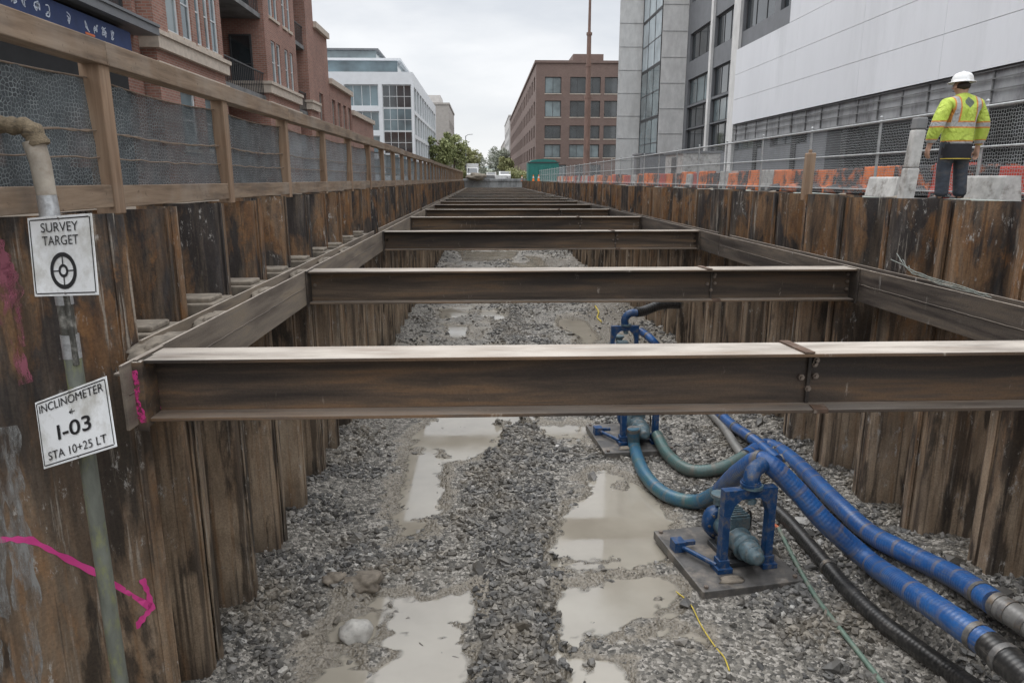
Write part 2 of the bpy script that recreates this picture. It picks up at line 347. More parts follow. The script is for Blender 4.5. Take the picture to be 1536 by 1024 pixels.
M['red']=simple('red_barrier_plastic',(.55,.05,.025),.5,.25,4,grime=(.20,.12,.10),gs=2.0)
M['whiteb']=simple('scuffed_white_block',(.46,.45,.43),.75,.25,6,grime=(.20,.185,.165),gs=5)
M['boulder']=simple('pale_stained_rock',(.44,.42,.385),.85,.35,9,bstr=.6,grime=(.16,.14,.12),gs=4.5)
M['tarp']=simple('black_tarpaulin',(.02,.02,.022),.45,.4,5,bstr=.8,grime=(.75,.17,.02),gs=3.6)
M['mast']=simple('rusty_mast_steel',(.20,.125,.10),.7,.3,3,(1,1,.3))
M['bark']=simple('bark',(.12,.09,.065),.9,.35,9,(1,1,.3),bstr=.6)
def leaf(name,a,b):
    t=NT(name); at_=t.n('ShaderNodeAttribute',attribute_name='tone'); col=t.ramp(at_.outputs['Fac'],[(0,a),(1,b)])
    t.bsdf.inputs['Transmission Weight'].default_value=0
    return t.done(col,.6,spec=.25)
M['leaf_dark']=leaf('green_leaves',(.15,.18,.07),(.36,.38,.18))  # leaf colours lightened here and below in place of distance haze
M['leaf_pale']=leaf('pale_hazed_leaves',(.24,.26,.12),(.46,.46,.24))
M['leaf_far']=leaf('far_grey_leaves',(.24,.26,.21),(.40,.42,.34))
M['skin']=simple('skin',(.40,.24,.17),.55,.08,20,obj=True)
M['trouser']=simple('dark_work_trousers',(.035,.042,.055),.85,.4,7,(1,1,1.8),obj=True,bstr=1.0,grime=(.075,.07,.065),gs=5)
M['navy']=simple('black_jacket_hem',(.012,.012,.016),.8,.3,12,obj=True)
M['boot']=simple('dark_leather_boot',(.03,.027,.025),.6,.3,20)
M['helmet']=simple('white_hard_hat',(.74,.74,.73),.35,.05,5,obj=True,grime=(.45,.43,.40),gs=9)
M['hair']=simple('dark_hair',(.03,.02,.015),.7,.3,40,obj=True)
M['eye']=simple('eye_dark',(.03,.025,.02),.3,.1,10)
# ------------------------------------------------------------------ world, sun, camera
w=bpy.data.worlds.new('World'); S.world=w; w.use_nodes=True; nt=w.node_tree; bg=nt.nodes['Background']
sky=nt.nodes.new('ShaderNodeTexSky'); sky.sky_type='NISHITA'; sky.sun_disc=False
SE,SR=math.radians(52),math.radians(-35)
sky.sun_elevation=SE; sky.sun_rotation=SR
tc=nt.nodes.new('ShaderNodeTexCoord'); mp=nt.nodes.new('ShaderNodeMapping'); mp.inputs['Scale'].default_value=(1,1,3.2)
nt.links.new(tc.outputs['Generated'],mp.inputs['Vector'])
cn=nt.nodes.new('ShaderNodeTexNoise'); cn.inputs['Scale'].default_value=2.9; cn.inputs['Detail'].default_value=6; cn.inputs['Roughness'].default_value=.5
nt.links.new(mp.outputs[0],cn.inputs['Vector'])
cr=nt.nodes.new('ShaderNodeValToRGB'); e=cr.color_ramp.elements
e[0].position=.33; e[0].color=(.555,.585,.63,1); e[1].position=.60; e[1].color=(.79,.80,.815,1)
nt.links.new(cn.outputs['Fac'],cr.inputs[0])
sep=nt.nodes.new('ShaderNodeSeparateXYZ'); nt.links.new(tc.outputs['Generated'],sep.inputs[0])
mrg=nt.nodes.new('ShaderNodeMapRange'); nt.links.new(sep.outputs[2],mrg.inputs[0]); mrg.inputs[1].default_value=.02; mrg.inputs[2].default_value=.16; mrg.inputs[3].default_value=.75; mrg.inputs[4].default_value=0
mh=nt.nodes.new('ShaderNodeMix'); mh.data_type='RGBA'; nt.links.new(mrg.outputs[0],mh.inputs[0]); nt.links.new(cr.outputs[0],mh.inputs[6]); mh.inputs[7].default_value=(.81,.815,.82,1)
sc10=nt.nodes.new('ShaderNodeVectorMath'); sc10.operation='SCALE'; 
zb=nt.nodes.new('ShaderNodeMapRange'); nt.links.new(sep.outputs[2],zb.inputs[0]); zb.inputs[1].default_value=.28; zb.inputs[2].default_value=.95; zb.inputs[3].default_value=10; zb.inputs[4].default_value=32; nt.links.new(zb.outputs[0],sc10.inputs['Scale']); nt.links.new(mh.outputs[2],sc10.inputs[0])
mx=nt.nodes.new('ShaderNodeMix'); mx.data_type='RGBA'; mx.inputs[0].default_value=.94
nt.links.new(sky.outputs[0],mx.inputs[6]); nt.links.new(sc10.outputs[0],mx.inputs[7])
nt.links.new(mx.outputs[2],bg.inputs['Color']); bg.inputs['Strength'].default_value=.1
sl=bpy.data.lights.new('sun','SUN'); sl.energy=.9; sl.angle=math.radians(25); sl.color=(1,.965,.92)
so=bpy.data.objects.new('sun',sl); COL.objects.link(so)
sd=Vector((math.sin(SR)*math.cos(SE),math.cos(SR)*math.cos(SE),math.sin(SE)))*1.0
so.rotation_euler=sd.to_track_quat('Z','Y').to_euler(); so.location=sd*60
cam=bpy.data.cameras.new('camera'); co=bpy.data.objects.new('camera',cam); COL.objects.link(co); S.camera=co
cam.sensor_width=36; cam.lens=F/1536*36; cam.clip_start=.05; cam.clip_end=6000
co.rotation_euler=(PI/2-TH,0,-PS)
S.view_settings.view_transform='Standard'; S.view_settings.look='None'; S.view_settings.exposure=.30; S.view_settings.gamma=1
S.cycles.max_bounces=8; S.cycles.transparent_max_bounces=24; S.cycles.use_denoising=True
# ------------------------------------------------------------------ numbers of the place
ZG=-.33; ZF=-5.2; XL,XR=-2.38,5.12; PXL,PXR=-2.83,5.46; PT=-.255; YE=104.0; PITCH=1.25
# ground sheet with the trench cut out
g=MB(); xs=[-1500,-9.0,-6.4,-3.30,5.93,7.9,1500]; ys=[-80,-4,5.35,YE+.5,3000]
for i in range(len(xs)-1):
    for j in range(len(ys)-1):
        if j in (1,2) and i==3: continue
        if j==1 and i==2: continue
        m=2 if i==2 and j in (1,2) else (1 if i in (1,4) and j in (1,2) else 0)
        g.quad((xs[i],ys[j],ZG),(xs[i+1],ys[j],ZG),(xs[i+1],ys[j+1],ZG),(xs[i],ys[j+1],ZG),m)
tag(g.build('ground',[M['asphalt'],M['pave'],M['soil']]),kind='structure')
k=MB(); k.quad((-6.4,-4,-6),(5.91,-4,-6),(5.91,-4,ZG),(-6.4,-4,ZG)); k.quad((-6.4,-4,-6),(-6.4,-4,ZG),(-6.4,5.35,ZG),(-6.4,5.35,-6))
k.quad((-6.4,5.35,-6),(-6.4,5.35,ZG),(-3.30,5.35,ZG),(-3.30,5.35,-6)); tag(k.build('soil_bank',M['soil']),kind='structure')
kb=MB(); kb.box(-7.2,-7.05,5.5,YE,ZG,ZG+.13); tag(kb.build('kerb',M['pave']),kind='structure')
# ------------------------------------------------------------------ trench floor: mud, gravel and puddles
_perm=rng.random((256,256))
def vn(x,y):
    xi=np.floor(x).astype(int); yi=np.floor(y).astype(int); fx=x-xi; fy=y-yi
    fx=fx*fx*(3-2*fx); fy=fy*fy*(3-2*fy); g=lambda a,b:_perm[a%256,b%256]
    return (g(xi,yi)*(1-fx)+g(xi+1,yi)*fx)*(1-fy)+(g(xi,yi+1)*(1-fx)+g(xi+1,yi+1)*fx)*fy
def fbm(x,y,o=4):
    r=0;a=.5
    for i in range(o): r=r+a*vn(x*2**i+17.3*i,y*2**i+9.1*i); a*=.5
    return r/(1-.5**o)
def ss(a,b,x): t=np.clip((x-a)/(b-a),0,1); return t*t*(3-2*t)
PUD=[[(592,905),(700,893),(690,1024),(688,1110),(560,1110),(572,1024)],
 [(520,908),(574,902),(556,970),(535,1024),(520,1110),(455,1110),(478,1024),(498,950)],
 [(594,808),(640,795),(664,692),(672,660),(622,660),(610,720)],
 [(622,655),(640,640),(780,640),(742,668),(690,690),(668,690)],
 [(872,725),(905,708),(980,745),(995,790),(1002,835),(960,848),(832,852),(845,800)],
 [(858,890),(975,852),(1005,885),(958,925),(905,950),(850,905)],
 [(925,965),(1000,925),(1045,955),(965,968)],[(846,905),(885,930),(868,1024),(865,1100),(846,1100)],
 [(800,640),(880,640),(878,662),(832,652)],[(890,985),(930,1024),(940,1100),(880,1100)],
 [(655,461),(706,461),(700,474),(665,478)],[(668,486),(702,488),(698,507),(664,505)],[(690,377),(775,377),(768,391),(695,392)],[(722,466),(745,466),(742,474),(726,474)],
 [(640,600),(740,560),(800,600),(790,640),(650,640)],[(690,530),(745,520),(740,545),(690,550)]]
PW=[np.array([[*at(px,py,Z=ZF)[:2]] for px,py in P]) for P in PUD]
def pdist(x,y):
    best=np.full(x.shape,9.0)
    for P in PW:
        cx,cy=P.mean(0); rad=np.abs(P-[cx,cy]).max()+1.2
        sel=(np.abs(x-cx)<rad)&(np.abs(y-cy)<rad)
        if not sel.any(): continue
        X=x[sel];Y=y[sel]; d=np.full(X.shape,9.0); ins=np.zeros(X.shape,bool); n=len(P)
        for i in range(n):
            a,b=P[i],P[(i+1)%n]; e=b-a; t=np.clip(((X-a[0])*e[0]+(Y-a[1])*e[1])/(e@e),0,1)
            d=np.minimum(d,np.hypot(X-a[0]-t*e[0],Y-a[1]-t*e[1]))
            c=((a[1]>Y)!=(b[1]>Y))&(X<(b[0]-a[0])*(Y-a[1])/(b[1]-a[1]+1e-12)+a[0]); ins^=c
        d=np.where(ins,-d,d); best[sel]=np.minimum(best[sel],d)
    return best
def floor_h(x,y,full=False):
    d=pdist(x,y)-.07+.30*(fbm(x*2.1+3,y*2.1,4)-.5)+.30*(fbm(x*8,y*8,3)-.5)
    far=ss(14,20,y)
    d=d+.28*ss(.60,.68,fbm(x*1.3+50,y*2.6+20,4))*ss(-.5,-.05,d+.35)
    d=np.minimum(d, np.where(far>0,(fbm(x*.55+31,y*.28+7,3)-.40)*2.2+ (1-far)*5,9))
    g=.03+.05*fbm(x*.9,y*.9,3)+.035*(fbm(x*6,y*6,3)-.5)+.016*(fbm(x*22,y*22,2)-.5)
    g+=.10*ss(.75,.1,np.abs(x-.45-.02*(y-9)))*(.5+fbm(x*1.5+5,y*1.5,2))          # stone windrow down the middle
    k=ss(-.10,.22,d); h=ZF+g*k+(-.03-.03*ss(0,-.3,d))*(1-k)
    h+=.50*ss(4.4,5.6,x)+.34*ss(4.7,5.35,x)*ss(8.8,6.9,y)+.20*ss(-2.0,-3.0,x)+.10*ss(3.2,4.5,x)
    h+=.12*ss(.3,.0,np.abs(x+1.75+.1*(y-8)))*ss(9.6,8.6,y)*ss(7.4,8.0,y)
    return (h,d) if full else h
X1=np.arange(-6.4,6.41,.055)
Y1=np.concatenate([np.arange(-4,4,.4),np.arange(4,17,.055),np.arange(17,32,.12),np.arange(32,104.3,.5)])
gx,gy=np.meshgrid(X1,Y1); hz,dd=floor_h(gx,gy,True); ny,nx=gx.shape
idx=np.arange(nx*ny).reshape(ny,nx)
Fq=np.stack([idx[:-1,:-1],idx[:-1,1:],idx[1:,1:],idx[1:,:-1]],-1).reshape(-1,4)
def mudmat():
    t=NT('gravelly_mud'); p=t.pos(); tone=t.n('ShaderNodeAttribute',attribute_name='tone').outputs['Fac']
    n1=t.noise(p,1.3,6,.6); n2=t.noise(p,14,6,.7)
    mud=t.ramp(n2,[(.3,(.20,.174,.138)),(.7,(.34,.302,.248))])
    vo=t.n('ShaderNodeTexVoronoi'); t.link(p,vo.inputs['Vector']); vo.inputs['Scale'].default_value=24; vo.inputs['Randomness'].default_value=1
    vg=t.xyz(vo.outputs['Color'])[0]; gr=t.ramp(vg,[(0,(.06,.056,.05)),(.6,(.19,.175,.15)),(1,(.40,.37,.33))])
    k=t.ramp(t.math('ADD',t.math('MULTIPLY',tone,.55),t.math('MULTIPLY',n1,.6)),[(.42,0),(.6,1)])
    col=t.mix(k,mud,gr); hgt=t.math('ADD',t.math('MULTIPLY',vo.outputs['Distance'],-1.0),t.math('MULTIPLY',n2,.6))
    wet=t.math('ADD',tone,t.math('MULTIPLY',t.math('SUBTRACT',n2,.5),.7)); col=t.mix(t.mr(wet,.45,.05,0,.45),col,(.105,.09,.068)); return t.done(col,t.mr(wet,.0,.7,.16,.72),hgt,.8,.03,0,.5)
M['mud']=mudmat()
tag(np_mesh('trench_floor',np.stack([gx,gy,hz],-1).reshape(-1,3),Fq,M['mud'],ss(.0,.5,dd).ravel(),True),kind='structure')
def watermat():
    t=NT('muddy_water'); p=t.pos(); n=t.noise(p,1.1,4,.5); f=t.noise(p,5,3)
    dep=t.n('ShaderNodeAttribute',attribute_name='tone').outputs['Fac']
    col=t.ramp(n,[(.3,(.26,.232,.188)),(.7,(.35,.318,.262))])
    al=t.ramp(t.math('ADD',dep,t.math('MULTIPLY',t.math('SUBTRACT',t.noise(p,7,5),.5),.30)),[(.0,.10),(.62,1.0)])
    return t.done(col,t.ramp(n,[(.4,.03),(.65,.12)]),f,.03,.01,0,.9,ior=1.5,alpha=al)
M['water']=watermat()
sx=(X1>-3.34)&(X1<5.98); sy=Y1>2.9; wz=hz[np.ix_(sy,sx)]; wgx=gx[np.ix_(sy,sx)]; wgy=gy[np.ix_(sy,sx)]; wny,wnx=wz.shape
wi=np.arange(wnx*wny).reshape(wny,wnx); wq=np.stack([wi[:-1,:-1],wi[:-1,1:],wi[1:,1:],wi[1:,:-1]],-1).reshape(-1,4)
dp_=np.clip((ZF-wz)/.045,-1,1).ravel(); wq=wq[(dp_[wq]>-.9).any(1)]
used=np.unique(wq); mp_=np.full(wnx*wny,-1); mp_[used]=np.arange(len(used))
WV=np.stack([wgx,wgy,np.full(wz.shape,ZF)],-1).reshape(-1,3)[used]
tag(np_mesh('puddle_water',WV,mp_[wq],M['water'],np.clip(dp_[used],0,1),True),kind='structure')
# loose stones: one mass of angular gravel
def stones():
    bases=[]
    for i in range(10):
        bm=bmesh.new(); bmesh.ops.create_icosphere(bm,subdivisions=1,radius=1)
        V=np.array([v.co[:] for v in bm.verts]); Fc=np.array([[q.index for q in f.verts] for f in bm.faces]); bm.free()
        V=V*rng.uniform(.55,1.25,(12,1))+rng.normal(0,.12,(12,3)); V*=[1,rng.uniform(.6,.95),rng.uniform(.35,.7)]; bases.append(V)
    def batch(n,x0,x1,y0,y1,smin,smax,pw,lv=1.0,fl_=0.0):
        x=rng.uniform(x0,x1,n); y=y0+(y1-y0)*rng.random(n)**pw
        h,d=floor_h(x,y,True)
        cl=fbm(x*1.1+40,y*1.1,4)
        wr=ss(.75,.25,np.abs(x-.45-.02*(y-9)))
        p=ss(.14,.75,d)*(.08+.92*ss(.46,.56,cl))*lv + (.8*ss(-1.9,-2.6,x)*(d>.05)*ss(.40,.54,cl) + .85*ss(3.3,4.0,x)*(d>.05)*ss(.30,.46,cl) + .95*wr*(d>.02))*lv
        p=np.where(d<.02,.13*ss(-.5,.0,d)*(cl>.44)*lv,p); p=np.maximum(p,fl_*(d>0)); keep=rng.random(n)<p
        x,y,h,d=x[keep],y[keep],h[keep],d[keep]
        s=smin+(smax-smin)*rng.random(len(x))**2.6
        return x,y,h,s
    parts=[batch(50000,-3.3,6.0,5.6,15.5,.018,.072,1.25),batch(46000,-3.3,6.0,5.6,12.5,.007,.017,1.2,.15,.75),batch(26000,-3.1,5.9,15.5,34,.03,.085,1.3,1,.1),batch(9000,-3,5.9,34,75,.05,.13,1.2,1,.1),batch(420,-2.9,5.4,6.0,24,.07,.15,1.3,.9,.25)]
    x,y,h,s=[np.concatenate(q) for q in zip(*parts)]; n=len(x)
    V=np.zeros((n,12,3)); bi=rng.integers(0,10,n)
    B=np.stack(bases)[bi]*s[:,None,None]
    a=rng.uniform(0,2*PI,n); tl=rng.normal(0,.45,n); ca,sa,ct,st=np.cos(a),np.sin(a),np.cos(tl),np.sin(tl)
    yy=B[:,:,1]*ct[:,None]-B[:,:,2]*st[:,None]; zz=B[:,:,1]*st[:,None]+B[:,:,2]*ct[:,None]; xx=B[:,:,0]
    V[:,:,0]=x[:,None]+xx*ca[:,None]-yy*sa[:,None]; V[:,:,1]=y[:,None]+xx*sa[:,None]+yy*ca[:,None]; V[:,:,2]=(h+s*.22)[:,None]+zz
    Fa=(Fc[None]+12*np.arange(n)[:,None,None]).reshape(-1,3)
    tone=np.repeat(np.clip(rng.beta(1.5,2.7,n)*np.where(np.abs(x-.45-.02*(y-9))<.6,.82,1.05),0,1),12)
    t=NT('grey_crushed_stone'); at_=t.n('ShaderNodeAttribute',attribute_name='tone').outputs['Fac']
    col=t.ramp(at_,[(0,(.040,.038,.036)),(.35,(.118,.113,.105)),(.7,(.27,.255,.235)),(1,(.60,.58,.54))]); mm_=t.noise(t.pos(),.9,5,.6); col=t.mix(t.ramp(mm_,[(.44,0),(.6,.75)]),col,t.ramp(at_,[(0,(.09,.076,.058)),(1,(.38,.33,.26))]))
    nn=t.noise(t.pos(),30,4); col=t.mix(.5,col,t.ramp(nn,[(.3,.5),(.7,1.1)]),'MULTIPLY')
    m=t.done(col,.5,nn,.2,.005,0,.5)
    tag(np_mesh('gravel',V.reshape(-1,3),Fa,m,tone),kind='stuff')
stones()
b=MB(); c=at(535,945,Z=ZF+.07); b.ball((0,0,.06),.185,3,0,.25,(1.1,1,.82)); o=b.build('boulder',M['boulder'],loc=(c.x,c.y,ZF-.02)); tag(o,'pale rounded boulder sitting in the muddy puddle','boulder')
for i,(px,py,r,lab) in enumerate([(548,872,.2,'mud caked lump of rubble above the pale boulder'),(505,868,.13,'broken pale rock beside the mud caked lump near the left wall')]):
    b=MB(); c=at(px,py,Z=ZF+.1); b.ball((0,0,.05),r,3,0,.55,(1.3,1,.6)); tag(b.build('rubble_lump',M['mudclump'],loc=(c.x,c.y,ZF+.05)),lab,'rock')
# ------------------------------------------------------------------ sheet piles
def rounded(pts,r=.045,n=3):
    out=[pts[0]]
    for i in range(1,len(pts)-1):
        p=Vector(pts[i]); a=(Vector(pts[i-1])-p); b_=(Vector(pts[i+1])-p); q0=p+a.normalized()*min(r,a.length*.45); q1=p+b_.normalized()*min(r,b_.length*.45)
        for k in range(n+1):
            t=k/n; out.append(tuple((q0*(1-t)**2+p*2*t*(1-t)+q1*t*t)))
    out.append(pts[-1]); return out
def pile_mesh(prof,z0,z1,th=.012,bead=True):
    P=[Vector(p) for p in rounded([Vector((x,y)).to_2d() for x,y in prof])]
    nrm=[]
    for i in range(len(P)):
        t=(P[min(i+1,len(P)-1)]-P[max(i-1,0)]).normalized(); nrm.append(Vector((t.y,-t.x)))
    mb=MB(); zz=[z0,z0+(z1-z0)*.5,z1]; n=len(P)
    vs=[]; 
    for off in (0,-th):
        for z in zz:
            for p,q in zip(P,nrm): vs.append((p.x+q.x*off,p.y+q.y*off,z))
    fs=[]
    L=len(zz)
    for l in range(L-1):
        for i in range(n-1):
            a=l*n+i; fs.append((a,a+1,a+n+1,a+n)); b_=(L+l)*n+i; fs.append((b_+1,b_,b_+n,b_+n+1))
    mb.add(vs,fs,0,True)
    t0,t1=(L-1)*n,(2*L-1)*n
    mb.add(vs,[(t0+i,t0+i+1,t1+i+1,t1+i) for i in range(n-1)],0)
    for i in (0,n-1):
        mb.add(vs,[tuple(l*n+i for l in range(L))+tuple((L+l)*n+i for l in reversed(range(L)))],0)
    if bead:
        x,y=prof[-1]; mb.box(x-.004,x+.018,y-.060,y-.012,z0,z1+.003); mb.box(x-.050,x-.034,y-.05,y+.07,z0,z1-.01)
    return mb
PROF=[(0,.022),(0,.19),(-.44,.31),(-.44,.94),(0,1.06),(0,1.234)]
pile0=pile_mesh(PROF,-5.75,PT).build('sheet_pile',M['pile'])
LG='corrugated sheet piles of the left trench wall'; RG='corrugated sheet piles of the right trench wall'
def place_pile(src,first,loc,rz,label,group):
    o=src if first else copy_tree(src)
    o.location=loc; o.rotation_euler.z=rz; tag(o,label,'sheet pile',group); return o
ordn=['first','second','third','fourth','fifth','sixth','seventh','eighth','ninth','tenth']
n=0; y=5.24; 
while y<YE-1:
    lab=('dark sheet pile of the left wall, %s along from the survey sign panel'%ordn[n]) if n<10 else 'narrow brown sheet pile far along the left wall below the timber fence'
    dz=0 if n==0 else rng.uniform(-.02,.02)
    place_pile(pile0,n==0,(PXL+(.012 if n%2 else -.012),y,dz),0,lab,LG); n+=1; y+=PITCH
y=3.1; n=0
while y<YE-1:
    near=y<16.5
    lab=('rust streaked sheet pile of the right wall, %s from the right picture edge'%ordn[n]) if near and n<10 else 'narrow brown sheet pile far along the right wall below the chain link fence'
    place_pile(pile0,False,(PXR+(.012 if n%2 else -.012),y+PITCH,rng.uniform(-.02,.02)),PI,lab,RG); n+=1; y+=PITCH
# angled panel at the near left, carrying the signs
NPROF=[(0,.016),(0,.16),(-.05,.24),(-.05,.99),(0,1.07),(0,1.238)]
npm=pile_mesh(NPROF,-6.1,PT+.01); src=npm.build('sheet_pile',M['pile_near'])
DC=Vector((-2.67,5.27,0)); DU=Vector((.7071,.7071,0)); DN=Vector((.7071,-.7071,0)); near_piles=[]
for k,lab in enumerate(['broad rusty sheet pile panel behind the survey target sign','rusty sheet pile panel with faded pink smear at the left edge','outermost rusty sheet pile panel beyond the pink smear']):
    p=DC-DU*1.25*(k+1); near_piles.append(place_pile(src,k==0,(p.x,p.y,0),-PI/4,lab,'angled panels carrying the survey signs'))
def on_panel(px,py,off=.006):
    d=ray(px,py); t=DC.dot(DN)/d.dot(DN); P=d*t
    l=((P-DC).dot(DU))%1.25
    xo=np.interp(l,[0,.16,.24,.99,1.07,1.25],[0,0,-.05,-.05,0,0]); t=(DC.dot(DN)+xo+off)/d.dot(DN); return d*t
def ribbon(path,wd,name,mat,parent,fn,taper=False):
    mb=MB(); pts=[Vector((x,y)) for x,y in path]; P=[]
    for i in range(len(pts)-1):
        for k in range(8): P.append(pts[i].lerp(pts[i+1],k/8))
    P.append(pts[-1]); vs=[]
    for i,p in enumerate(P):
        t=(P[min(i+1,len(P)-1)]-P[max(i-1,0)]).normalized(); q=Vector((-t.y,t.x)); w_=wd*(1+.25*math.sin(i*1.3)+.2*math.sin(i*.47+1))
        vs+= [fn(*(p+q*w_*.5)),fn(*(p-q*w_*.5))]
    mb.add(vs,[(2*i,2*i+1,2*i+3,2*i+2) for i in range(len(P)-1)])
    o=mb.build(name,mat); o.parent=parent; o.matrix_parent_inverse=parent.matrix_world.inverted() if False else Matrix.LocRotScale(parent.location,parent.rotation_euler,None).inverted(); return o
pn=near_piles[0]
a_=ribbon([(-25,812),(14,808),(48,810),(92,833),(150,862),(226,910)],9,'paint_arrow',M['pink'],pn,on_panel); a_['label']='bright pink spray painted arrow'
ribbon([(213,868),(222,888),(228,911),(216,925),(203,941)],8,'paint_arrowhead',M['pink'],pn,on_panel)
for pth,wd in (([(-14,368),(8,400),(16,440),(20,500)],30),([(10,395),(22,440),(30,490),(33,520)],14),([(4,470),(24,520),(40,575)],18)):
    a_=ribbon(pth,wd,'paint_smear',M['pinkw'],near_piles[1],on_panel); a_['label']='faded pink smear'
for pth,wd in (([(6,640),(24,760),(40,900),(52,1060)],34),([(-8,700),(2,850),(14,1060)],22)):
    a_=ribbon(pth,wd,'whitewash_streak',M['chalk'],near_piles[1],lambda a,b: on_panel(a,b,.003)); a_['label']='faded pale whitewash streak'
# ------------------------------------------------------------------ wales
def wale_mb(L,side):   # side +1: trench is towards +x ; local y 0..L, top z=0, front face x=0
    mb=MB(); s=side
    mb.box(min(0,-s*.022),max(0,-s*.022),0,L,-.45,0)
    mb.box(min(-s*.222,-s*.244),max(-s*.222,-s*.244),min(.75,L*.5),L,-.45,0)
    mb.box(min(-s*.022,-s*.222),max(-s*.022,-s*.222),.3,L,-.155,-.135)
    return mb
def weld(parent,side,L):
    mb=MB(); yy=np.arange(.05,L-.05,.12); pts=[(side*.002,v,-.215+.002*rng.normal()) for v in yy]; mb.tube(pts,.005,5); mb.build('weld_seam',M['wale_dark'],parent)
for side,x0,name in ((1,XL,'left'),(-1,XR,'right')):
    L=12.3; y=4.52 if side==1 else 2.9; i=0
    while y<YE-2:
        l=min(L,YE-.3-y); mb=wale_mb(l-.012,side)
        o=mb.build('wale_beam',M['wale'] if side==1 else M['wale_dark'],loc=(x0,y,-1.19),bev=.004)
        lab=('%s brown steel wale along the %s trench wall, starting beside the nearest strut'%('dusty' if side==1 else 'dark',name)) if i==0 else ('brown steel wale length farther down the %s trench wall'%name)
        tag(o,lab,'wale beam','wale beams along the %s wall'%name)
        if i==0: weld(o,side,l)
        y+=L; i+=1
# ------------------------------------------------------------------ struts
SY=[4.7,9.35,16.6,22.9]; 
while SY[-1]<YE-7: SY.append(SY[-1]+(6.0 if SY[-1]<28 else 4.9 if SY[-1]<42 else 4.1))
LS=XR-XL
def strut_mb(L):
    mb=MB(); fw,h,tf,tw=.36,.44,.026,.018
    mb.box(.03,L-.03,0,fw,-tf,0); mb.box(.03,L-.03,0,fw,-h,-h+tf); mb.box(.03,L-.03,fw*.5-tw/2,fw*.5+tw/2,-h+tf,-tf)
    return mb
def bolt(parent,x,y,z):
    mb=MB(); mb.cyl((x,y,z),(x,y-.024,z),.024,n=6,smooth=False); mb.cyl((x,y-.024,z),(x,y-.042,z),.013,n=8); mb.build('bolt',M['bolt'],parent)
def make_strut(fr,mt='strut'):
    st=strut_mb(LS).build('steel_strut',M[mt],bev=.005)
    for xx in (.002,LS-.026):
        mb=MB(); mb.box(xx,xx+.024,-.03,.39,-.47,.012); mb.build('end_plate',M['wale_dark'],st,bev=.003)
    spx=LS*fr
    mb=MB(); mb.box(spx-.013,spx+.013,.150,.1705,-.412,-.027); mb.build('splice_weld',M['wale_dark'],st,bev=.003)
    mb=MB(); mb.obox((spx-.12,-.004,.002),(.075,0,0),(-.035,.370,0),(0,0,.013)); mb.build('splice_plate',M['rustplate'],st,bev=.002)
    mb=MB(); mb.obox((spx-.02,-.012,-.44),(.11,0,0),(.02,.12,.0),(0,.0,.034)); mb.build('splice_tab',M['rustplate'],st,bev=.004)
    for dx,dz in ((-.055,-.215),(.05,-.205),(.035,-.115),(.045,-.085),(.0,-.30)): bolt(st,spx+dx,.17,dz)
    for dx in (-.9,-1.9,.8):
        mb=MB(); mb.box(spx+dx-.006,spx+dx+.006,.012,.168,-.412,-.028)
    return st
strut0=make_strut(.633); strut1=make_strut(.735,'strut_brown')
sfar=strut_mb(LS).build('steel_strut',M['strut_brown'])
far_used=False
for i,yv in enumerate(SY):
    if i==0: o=strut0
    elif i==1: o=strut1
    elif i<5: o=copy_tree(strut1)
    elif not far_used: o=sfar; far_used=True
    else: o=copy_tree(sfar)
    o.location=(XL,yv,-1.2+(0 if i<4 else rng.uniform(-.012,.012)))
    if i==0: lab='nearest steel strut, pale dusty top and pink paint at its left end'
    elif i<6: lab='rusty wide flange strut across the trench, %s from the camera'%ordn[i]
    else: lab='brown steel strut in the close packed far rungs across the trench'
    tag(o,lab,'steel strut','steel struts across the trench')
    if i in (1,2):
        for dz in (-.09,-.19,-.30): bolt(o,LS-.07,.17,dz); 
        bolt(o,.08,.17,-.2)
s1=[o for o in bpy.data.objects if o.name=='steel_strut'][0]
def on_plane_y(Y): return lambda px,py: at(px,py,Y=Y)
for pth,wd in (([(200,556),(207,580),(203,596),(211,614),(216,634)],8),([(198,584),(205,606),(207,628)],4)):
    a_=ribbon(pth,wd,'paint_stroke',M['pinks'],s1,on_plane_y(4.641)); a_['label']='bright pink spray paint stroke'
for pth,wd,mt in (([(221,560),(232,578),(228,600)],14,'pinks'),([(224,563),(230,590),(236,618)],6,'pinks'),([(232,604),(240,612),(236,621)],6,'pink')):
    ribbon(pth,wd,'paint_stroke',M[mt],s1,on_plane_y(4.7+.165))
mb=MB(); mb.box(.03,.055,-.05,.168,-.47,.0); mb.box(-.005,.062,-.055,-.032,-.49,-.0); mb.build('end_bracket',M['strut'],s1,bev=.003)
# soil heaped on the wales, rope on the right wale
for i,(px,py,r) in enumerate([(245,492,.19),(320,450,.15),(398,420,.14),(452,396,.15),(490,378,.14),(520,362,.15)]):
    c=at(px,py,X=XL-.13); b=MB(); b.ball((0,0,0),r,3,0,.5,(.72,1.9,.42)); b.ball((.05,.2,-.02),r*.6,2,0,.5,(.9,1.5,.5))
    tag(b.build('mud_heap',M['mudclump'],loc=(XL-.15,c.y,-1.27)),'grey dried mud heap on the left wale, %s one from the nearest strut'%ordn[i],'mud heap','mud heaps on the left wale')
for i in range(9):
    yb=5.24+PITCH*i; b=MB(); h=rng.uniform(-.02,.03)
    b.obox((-3.25,yb+.36,-1.62),(.60,0,0),(0,.56,rng.uniform(-.02,.02)),(0,0,.42+h)); b.obox((-3.15,yb+.42,-1.205+h),(.44,.02,0),(0,.34,0),(0,0,.05))
    tag(b.build('packing_block',M['mudclump'],bev=.015),'grey mud covered packing block in a pile pan behind the left wale, %s one along'%ordn[i],'packing block','packing blocks behind the left wale')
b=MB()
